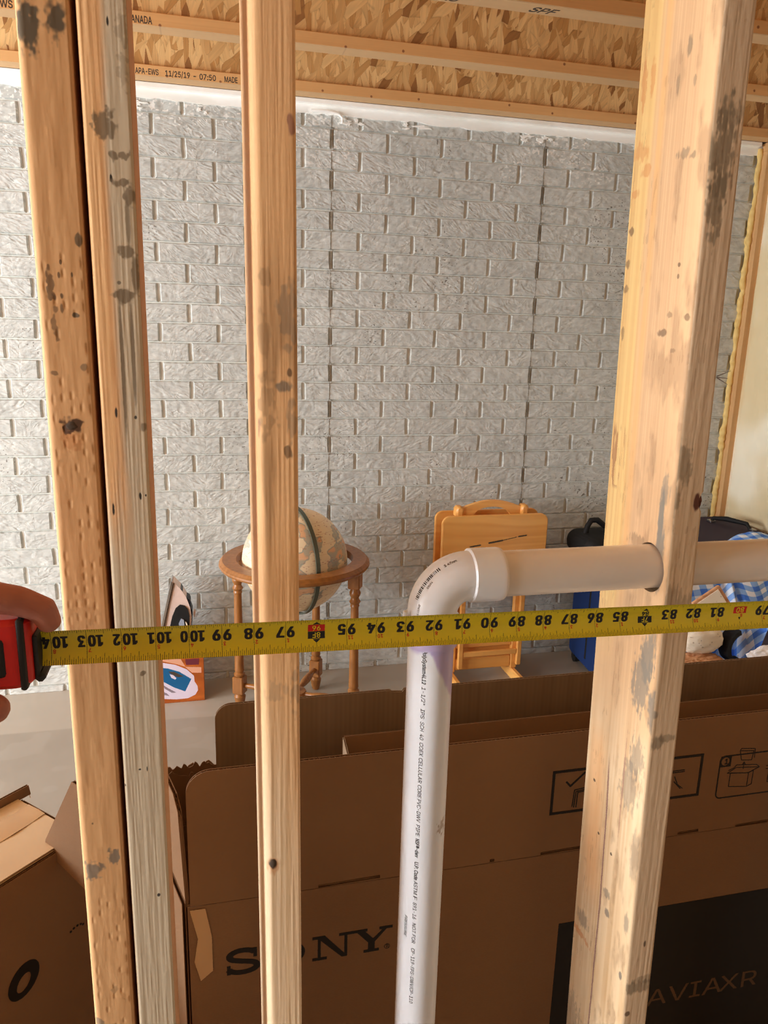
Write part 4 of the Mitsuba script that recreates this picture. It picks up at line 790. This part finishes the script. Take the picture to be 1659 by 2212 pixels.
for a, b in ((-L2, -.085), (-.07, .06)): add('rear_tab', on2(Polygon([(a, 0), (b, 0), (b - .003, .022), (a, .022)]), O + N2 * (D2 + .008) + EZ * H2, D, EZ, N2), 'mat_card', t, label='short fold standing along the rear edge')
fA = np.array([-.305, 1.305, .600]); fd = np.array([.685, -.728, 0]); 
add('end_flap', on2(Polygon([(0, 0), (.008, -.012), (.20, -.062), (.26, .16), (.10, .17), (.004, .014)]), fA, fd, EZ, np.cross(fd, EZ)), 'mat_card', t, label='end flap standing up')
add('end_flap', on2(Polygon([(.004, -.008), (.014, -.022), (.20, -.070), (.20, -.056)]), fA + np.array([.006, .006, 0]), fd, EZ, np.cross(fd, EZ), top=False), 'mat_flute', t)
lo = affinity.scale(Point(0, 0).buffer(.028), 1, 1.25).difference(affinity.scale(Point(.002, -.004).buffer(.012), 1, 1.5))
lo2 = U(*[Point(.010 * math.cos(a) * 1.6, .010 * math.sin(a)).buffer(.0022) for a in np.linspace(.4, 2.4, 5)])
add('printed_glyph', frame_mesh(cat(extrude(affinity.rotate(lo, -35), .0004)), O - D * .105 - N2 * .0008 + EZ * .392, D, EZ, -N2), 'mat_ink_box', t, label='black rounded letter, partly in the photo')
add('printed_glyph', frame_mesh(extrude(lo2, .0004), O + D * .005 - N2 * .0008 + EZ * .412, D, EZ, -N2), 'mat_ink_box', t)
# ================================================================ THINGS ALONG THE BACK WALL
IBY = 2.985
t = thing('iron_box', 'orange box with a printed blue and white iron, on the floor by the bricks', 'box')
add('carton', box(-.330, -.034, IBY, 3.12, 0.0, .258, .001), 'mat_box_orange', t)
def ib(X, Y):
    px, py = X / 7.37 + 330, Y / 7.37 + 1230
    return (-.035 + (px - 442) * .00188, (1513.6 + (442 - px) * .091 - py) * .00211)
def ibp(pts, lay): return frame_mesh(extrude(Polygon([ib(*p) for p in pts]).buffer(.004).buffer(-.004), .0004 + .0003 * lay), (0, IBY - .0001, 0), EX, EZ, -EY)
add('printed_picture', ibp([(-60, 1560), (40, 1505), (170, 1500), (380, 1530), (560, 1600), (670, 1700), (675, 1790), (720, 1860), (725, 1930), (680, 2000), (560, 2060), (380, 2080), (160, 2075), (-80, 2050)], 0), 'mat_print_lilac', t, label='white and lilac printed iron')
add('printed_picture', ibp([(-40, 1640), (100, 1580), (260, 1590), (440, 1640), (625, 1750), (520, 1950), (350, 1890), (180, 1800), (60, 1740)], 1), 'mat_print_blue', t, label='blue part of the printed iron')
add('printed_picture', ibp([(270, 1640), (360, 1640), (500, 1710), (420, 1725), (330, 1690)], 2), 'mat_ink_soft', t)
add('printed_picture', ibp([(285, 1680), (340, 1690), (390, 1740), (370, 1765), (310, 1735)], 2), 'mat_print_lilac', t)
add('printed_picture', cat(ibp([(165, 1845), (250, 1900), (380, 1970), (310, 1975), (200, 1910)], 1), ibp([(165, 1960), (230, 1985), (270, 2030), (180, 2010)], 1)), 'mat_print_grey', t)
add('printed_picture', ibp([(540, 1440), (760, 1425), (750, 1520), (550, 1530)], 1), 'mat_print_maroon', t, label='maroon label')
add('printed_picture', cat(ibp([(100, 1430), (470, 1440), (540, 1560), (400, 1520), (180, 1480)], .2), ibp([(530, 1560), (790, 1560), (790, 1650), (640, 1650)], .2)), bsdf('mat_print_peach', lin(228, 170, 140), 0.4), t)
t = thing('steam_iron', 'white and black steam iron standing on its heel on the orange box', 'iron')
def ir(X, Y):
    px, py = X / 7.37 + 330, Y / 7.37 + 1230; return (-.1527 + (px - 370) * .00190, .531 - (py - 1248) * .00211)
def irx(pts, y0, y1, b=.004, s=1):
    return frame_mesh(extrude(Polygon([ir(*p) for p in pts]).buffer(.005).buffer(-.005), y1 - y0), (0, y1, 0), EX, EZ, -EY)
add('sole_plate', irx([(300, 130), (325, 165), (110, 960), (60, 1075), (30, 1075), (80, 960)], 3.005, 3.095), 'mat_chrome', t)
add('heel', box(-.222, -.088, 3.005, 3.095, .2585, .275, .004), 'mat_black', t)
add('body', irx([(325, 150), (345, 170), (435, 265), (520, 400), (575, 560), (590, 700), (570, 900), (540, 1075), (90, 1075), (160, 900), (240, 560)], 3.012, 3.088), 'mat_iron_pink', t, label='pale body')
add('lower_body', irx([(305, 170), (345, 175), (255, 500), (160, 905), (110, 1075), (75, 1075), (125, 900), (210, 520)], 3.008, 3.092), bsdf('mat_iron_dark', lin(92, 74, 62), 0.25), t)
add('handle', irx([(420, 500), (490, 520), (540, 580), (558, 680), (548, 900), (500, 1075), (180, 1075), (230, 900), (290, 680), (350, 550)], 3.006, 3.094), 'mat_black', t, label='black handle opening')
add('grip', irx([(435, 265), (460, 300), (500, 390), (570, 440), (585, 490), (580, 540), (608, 620), (600, 760), (575, 900), (590, 700), (560, 560), (500, 440), (450, 350)], 3.015, 3.085), bsdf('mat_iron_navy', lin(20, 28, 40), 0.4), t)
add('steam_dial', irx([(430, 705), (470, 720), (485, 900), (400, 900), (390, 780)], 3.000, 3.02), bsdf('mat_grey_blue', lin(150, 160, 176), 0.3), t)
for q in ([(490, 750), (515, 770), (550, 905), (520, 905)], [(300, 900), (340, 860), (380, 850), (370, 905)]): add('water_tube', irx(q, 2.998, 3.01), 'mat_cream', t)
add('cord_stub', irx([(620, 640), (655, 650), (640, 720), (625, 745)], 3.03, 3.06), 'mat_iron_pink', t)

t = thing('floor_globe', 'antique cream globe in a round wooden stand with turned legs, by the brick wall', 'globe')
gx, gy, gz = GC
m = trimesh.creation.icosphere(5, .2035); m.apply_translation(GC); add('sphere', m, 'mat_globe', t, True, label='cream globe with tan continents')
pr = [(.226, .648), (.279, .648), (.287, .651), (.291, .658), (.290, .665), (.285, .669), (.283, .674), (.278, .678), (.226, .678)]
q = np.array(pr + [pr[0]]); ring = trimesh.creation.revolve(q, sections=96); ring.apply_translation([gx, gy, 0]); add('horizon_ring', ring, 'mat_stained_wood', t, 30, label='round brown wooden rim')
ang = math.radians(-73.0); u = np.array([math.cos(ang), math.sin(ang), 0]); a = np.linspace(0, 2 * np.pi, 97)[:-1]
Pm = []
for rr_, ww in ((.2085, -.008), (.2085, .008), (.2145, .008), (.2145, -.008)):
    Pm.append([np.array(GC) + rr_ * (math.cos(k) * u + math.sin(k) * EZ) + ww * np.cross(u, EZ) for k in a])
Pm = np.array(Pm + [Pm[0]]); Pm = np.concatenate([Pm, Pm[:, :1]], 1); add('meridian_ring', grid_mesh(Pm), 'mat_meridian', t, 30, label='grey metal meridian ring')
legp = [(.011, 0), (.016, .006), (.019, .02), (.023, .042), (.024, .050), (.017, .060), (.020, .066)]
shaft = [(.015, .138), (.022, .144), (.023, .151), (.016, .158), (.020, .166), (.019, .174), (.0185, .20), (.0165, .40), (.015, .50), (.018, .506), (.016, .514), (.022, .524), (.016, .534), (.015, .540), (.021, .552), (.022, .562), (.016, .574), (.015, .580)]
for th in (152, 62, -28, -118):
    c, s = math.cos(math.radians(th)), math.sin(math.radians(th)); x, y = gx + .246 * c, gy + .246 * s
    blk = []
    for z0, z1 in ((.064, .140), (.578, .648)):
        b = box(-.0235, .0235, -.0235, .0235, z0, z1, .004); b.apply_transform(trimesh.transformations.rotation_matrix(math.radians(th), [0, 0, 1])); blk.append(b)
    m = cat(lathe(legp, 24), lathe(shaft, 24), *blk); m.apply_translation([x, y, 0]); add('leg', m, 'mat_stained_wood', t, 35)
    p = [np.array([gx + k * c, gy + k * s, .100]) for k in (.03, .07, .10, .13, .16, .19, .225)]
    add('stretcher', tube(p, [.010, .011, .015, .017, .015, .011, .010], 14), 'mat_stained_wood', t, True)
m = lathe([(.02, .088), (.042, .090), (.046, .1), (.042, .112), (.015, .115), (.012, .13)], 28); m.apply_translation([gx, gy, 0]); add('hub', m, 'mat_stained_wood', t, 30)
for q in (.2, -.219): add('axle_pin', cyl((gx, gy, gz + q), (gx, gy, gz + q + .019), .005, 10), 'mat_meridian', t)

# folding tray tables hung on their stand
SYc = 2.955
def bsweep(y, pts, w, th): return frame_mesh(extrude(LineString(pts).buffer(w / 2, cap_style=2), th), (0, y + th / 2, 0), EX, EZ, -EY)
t = thing('tray_table_stand', 'honey pine stand with an arched carrying handle, holding two folded tray tables', 'stand')
for x in (1.050, 1.348):
    add('upright', cat(box(x - .016, x + .016, SYc - .012, SYc + .012, .05, .785, .004)), 'mat_pine', t, 30)
    add('post_cap', tube([(x, SYc - .018, .800), (x, SYc + .018, .800)], .0185, 16), 'mat_pine', t, 30) if False else add('post_cap', box(x - .018, x + .018, SYc - .024, SYc + .024, .772, .823, .009), 'mat_pine', t, 40)
    add('foot', box(x - .015, x + .015, SYc - .155, SYc + .175, .0, .050, .008), 'mat_pine', t, 40)
xs = np.linspace(1.066, 1.332, 25); top = .815 + .030 * np.sin((xs - 1.066) / .266 * np.pi); bot = .775 + .042 * np.sqrt(np.clip(1 - ((xs - 1.199) / .085) ** 2, 0, 1))
add('handle', frame_mesh(extrude(Polygon(list(zip(xs, top)) + list(zip(xs[::-1], bot[::-1]))), .022), (0, SYc + .011, 0), EX, EZ, -EY), 'mat_pine', t, label='arched carrying handle')
add('rail', box(1.066, 1.332, SYc - .010, SYc + .010, .060, .115, .004), 'mat_pine', t, 30); add('rail', box(1.066, 1.332, SYc - .010, SYc + .010, .165, .195, .004), 'mat_pine', t, 30)
def board(x0, x1, z0, z1, y0, y1, r):
    return frame_mesh(cat(extrude(sbox(x0 + r, z0 + r, x1 - r, z1 - r).buffer(r), y1 - y0 - .006), ), (0, y1 - .003, 0), EX, EZ, -EY)
def tray(y0, x0, lab, lab2):
    t = thing('tray_table', lab, 'tray table', 'folded tray tables on the stand')
    a = extrude(sbox(x0 + .035, .455, x0 + .482 - .035, .755).buffer(.035), .012); b = extrude(sbox(x0 + .035, .455, x0 + .482 - .035, .755).buffer(.031), .018)
    b.apply_translation([0, 0, -.003]); m = cat(a, b).convex_hull
    add('tray_top', frame_mesh(m, (0, y0 + .014, 0), EX, EZ, -EY), 'mat_pine', t, 40)
    s = 1 if y0 > SYc else -1; yl = SYc + s * .026
    for x in (x0 + .120, x0 + .400): add('leg', box(x - .011, x + .011, yl - .009, yl + .009, .075, .74, .003), 'mat_pine', t, 30)
    add('leg_rail', box(x0 + .131, x0 + .389, yl - .007, yl + .007, .13, .155, .003), 'mat_pine', t, 30)
    return t
f = tray(SYc - .055, .962, 'front folded pine tray table with a dark streak in its top, facing the camera', 1)
st = LineString([(1.10, .655), (1.155, .662), (1.21, .668), (1.26, .676), (1.33, .690), (1.36, .692)])
add('grain_streak', frame_mesh(extrude(U(LineString([(1.09, .654), (1.135, .660)]).buffer(.0028), LineString([(1.175, .668), (1.235, .677)]).buffer(.0034), LineString([(1.235, .677), (1.30, .690)]).buffer(.0012), LineString([(1.31, .692), (1.345, .696)]).buffer(.0026)), .0004), (0, SYc - .0580, 0), EX, EZ, -EY), 'mat_ink_soft', f, label='dark grain streak')
tray(SYc + .045, .962, 'rear folded pine tray table, behind the stand toward the brick wall', 2)

# luggage in the right corner
t = thing('suitcase', 'upright bright blue suitcase on black wheels by the brick wall', 'suitcase')
def rot_z(m, a, c): m.apply_transform(trimesh.transformations.rotation_matrix(a, [0, 0, 1], [c[0], c[1], 0])); return m
bc = (1.86, 2.92); RA = -.10
add('shell', rot_z(rounded(1.675, 2.02, 2.735, 3.075, .045, .575, .035, 16), RA, bc), 'mat_blue_fabric', t, True)
add('zip', rot_z(cat(box(1.672, 2.023, 2.85, 2.862, .10, .52, .002)), RA, bc), 'mat_black', t)
for x in (1.715, 1.98):
    for y in (2.78, 3.05): add('wheel', rot_z(cat(cyl((x - .012, y, .026), (x + .012, y, .026), .026, 18), box(x - .018, x + .018, y - .012, y + .012, .03, .06, .002)), RA, bc), 'mat_rubber', t)
t = thing('shoulder_bag', 'black soft bag with a raised loop handle lying on the blue suitcase', 'bag')
m = rounded(1.60, 2.00, 2.80, 3.05, .578, .690, .05, 18); m = subdiv(m, .03); m.vertices += 0.012 * (meshkit.fbm(m.vertices * 9, 3, 2)[:, None] - .5) * np.array([1, 1, .6]); add('pouch', m, 'mat_black', t, True)
add('strap', tube([(1.64, 2.93, .66), (1.655, 2.935, .715), (1.675, 2.94, .742), (1.705, 2.94, .742), (1.74, 2.935, .715), (1.80, 2.93, .685)], [.014, .012, .013, .013, .012, .012], 10), 'mat_black', t, True)
add('name_tag', box(1.70, 1.765, 2.792, 2.797, .615, .668, .002), 'mat_white', t)
t = thing('suitcase', 'dark purple suitcase lying against the insulated wall, its top showing a carry handle', 'suitcase')
add('shell', rounded(2.035, 2.475, 2.50, 3.11, .03, .700, .03, 16), 'mat_purple_fabric', t, True)
add('carry_handle', tube([(2.33, 2.99, .699), (2.335, 2.975, .722), (2.36, 2.92, .730), (2.40, 2.83, .728), (2.41, 2.81, .70)], [.008, .009, .012, .009, .008], 10), 'mat_black', t, True)
for q in (box(2.315, 2.345, 2.97, 3.00, .699, .712, .003), box(2.40, 2.425, 2.79, 2.82, .699, .711, .003)): add('buckle', q, 'mat_steel', t)
for x in (2.08, 2.43):
    for y in (2.56, 3.05): add('wheel', cyl((x - .012, y, .0235), (x + .012, y, .0235), .0235, 16), 'mat_rubber', t)
# laundry on a storage tote
t = thing('storage_tote', 'plain grey tote under the gingham cloth, hidden behind the television carton', 'tote')
add('bin', box(1.50, 2.40, 1.98, 2.46, 0.0, .40, .015), 'mat_print_grey', t)
add('lid', box(1.485, 2.415, 1.965, 2.475, .40, .425, .006), 'mat_print_grey', t)
t = thing('tablecloth', 'blue and white gingham cloth heaped in folds right of the pierced stud', 'cloth')
Ug, Vg = np.meshgrid(np.linspace(0, 1, 170), np.linspace(0, 1, 150), indexing='ij')
X = 1.545 + .86 * Ug; Y = 2.058 + .402 * Vg
front = 2.30 - .22 * np.clip((X - 1.84) / .07, 0, 1)                       # the heap comes forward at its right
h = .345 * np.clip((Y - front + .16) / .16, 0, 1) ** .6 * np.minimum(1, (2.405 - X) / .06) ** .5 * np.minimum(1, (X - 1.545) / .05) ** .5
h = np.nan_to_num(h) * np.where(X > 1.86, .60 + .4 * np.clip((Y - 2.16) / .1, 0, 1), 1)
F1 = meshkit.fbm(np.stack([X * 4 + Y * 3, Y * 5 - X * 2, 0 * X], -1), 4, 3); F2 = meshkit.noise(np.stack([X * 11 - Y * 6, Y * 6 + X * 4, 0 * X], -1), 8)
Z = .4265 + np.maximum(h * (.84 + .26 * F1) + .05 * (F2 - .4) * np.minimum(1, h * 4), 0)
Pc = np.stack([X + .02 * (F2 - .5) * np.minimum(1, h * 5), Y, Z], -1); uv = np.stack([Ug * 1.1 + .10 * (F1 - .5) + .05 * (F2 - .5), Vg * .8 + Z * 1.0 + .14 * (F2 - .5)], -1)
scene[t + '__cloth'] = mikit.ply(grid_mesh(Pc), 'mat_gingham', True, uv=uv.reshape(-1, 2))
def soft(c, s, seed, k=.2, f=3.0, lv=4):
    m = trimesh.creation.icosphere(lv, 1.0); v = m.vertices; v = np.sign(v) * np.abs(v) ** .8
    m.vertices = v * (1 + k * (meshkit.fbm(v * f, 3, seed)[:, None] - .5)) * np.array(s) + np.array(c); return m
t = thing('towel', 'tan crumpled towel under the cream cushion', 'towel')
add('cloth', soft((1.632, 2.075, .452), (.098, .045, .026), 6, .55, 5.0, 5), 'mat_towel', t, True)
t = thing('cushion', 'small cream speckled cushion left of the black band', 'cushion')
add('pad', soft((1.655, 2.095, .528), (.080, .045, .048), 4), 'mat_cream', t, True)
t = thing('headband', 'wide black curved band beside the white garment', 'band')
a = np.linspace(1.9, 4.9, 26); BX, BZ = 1.803, .500
def bandp(r, y): return np.stack([BX + r * np.cos(a), y + 0 * a, BZ + 1.05 * r * np.sin(a)], 1)
P = np.stack([bandp(.066, s) for s in (2.055, 2.105)], 1); P2 = np.stack([bandp(.050, s) for s in (2.055, 2.105)], 1)
add('band', cat(grid_mesh(P), grid_mesh(P2[::-1]), grid_mesh(np.stack([P[:, 0], P2[:, 0]], 1)), grid_mesh(np.stack([P2[:, 1], P[:, 1]], 1))), 'mat_black', t, True)
t = thing('garment', 'crumpled white garment with a round loop right of the black band', 'garment')
add('cloth', soft((1.885, 2.015, .474), (.090, .030, .044), 9, .5, 3.0, 5), 'mat_white', t, True)
add('loop', tube([(1.822 + .016 * math.cos(q), 1.984 + .003 * math.sin(q), .482 + .014 * math.sin(q)) for q in np.linspace(0, 2 * math.pi, 20)[:-1]], .005, 8, closed=True), 'mat_white', t, True)
t = thing('picture_book', 'cream book with tan edges propped against the gingham cloth', 'book')
c, s = math.cos(.55), math.sin(.55); ax = (np.array([c, 0, s]), np.array([s * .3, .954, -c * .3]), np.array([-s * .954, .3, c * .954]))
add('cover', frame_mesh(box(-.06, .055, -.008, .008, -.055, .045, .002), (1.700, 2.115, .645), *ax), 'mat_towel', t)
add('page', frame_mesh(box(-.048, .043, -.0105, -.0075, -.047, .036, .001), (1.700, 2.115, .645), *ax), 'mat_cream', t)
# bare bulbs in ceiling sockets, behind and above the camera, plus an added unseen fill bulb over the far half
def bulb(x, y, lab, k=1.0):
    t = thing('ceiling_lamp', lab, 'lamp', None)
    b = lathe([(.045, 0), (.052, -.006), (.052, -.014), (.036, -.030), (.024, -.046), (.020, -.050)][::-1], 24); b.apply_translation([x, y, JOIST_Z]); add('socket', b, 'mat_porcelain', t, 40)
    g = lathe([(.013, 0), (.014, -.012), (.022, -.030), (.030, -.052), (.031, -.066), (.024, -.082), (.010, -.092)][::-1], 24); g.apply_translation([x, y, JOIST_Z - .050])
    scene[t + '__bulb'] = {**mikit.ply(g, 'mat_porcelain', True), 'emitter': {'type': 'area', 'radiance': {'type': 'rgb', 'value': [c * k for c in BULB_LIGHT]}}}
bulb(-2.2, .25, 'bare bulb in a porcelain socket, left of the camera')
bulb(1.25, -2.14, 'bare bulb in a porcelain socket, behind the camera to the right', .35)
bulb(-1.3, 1.69, 'added fill bulb in a porcelain socket, unseen over the far half of the basement', .35)
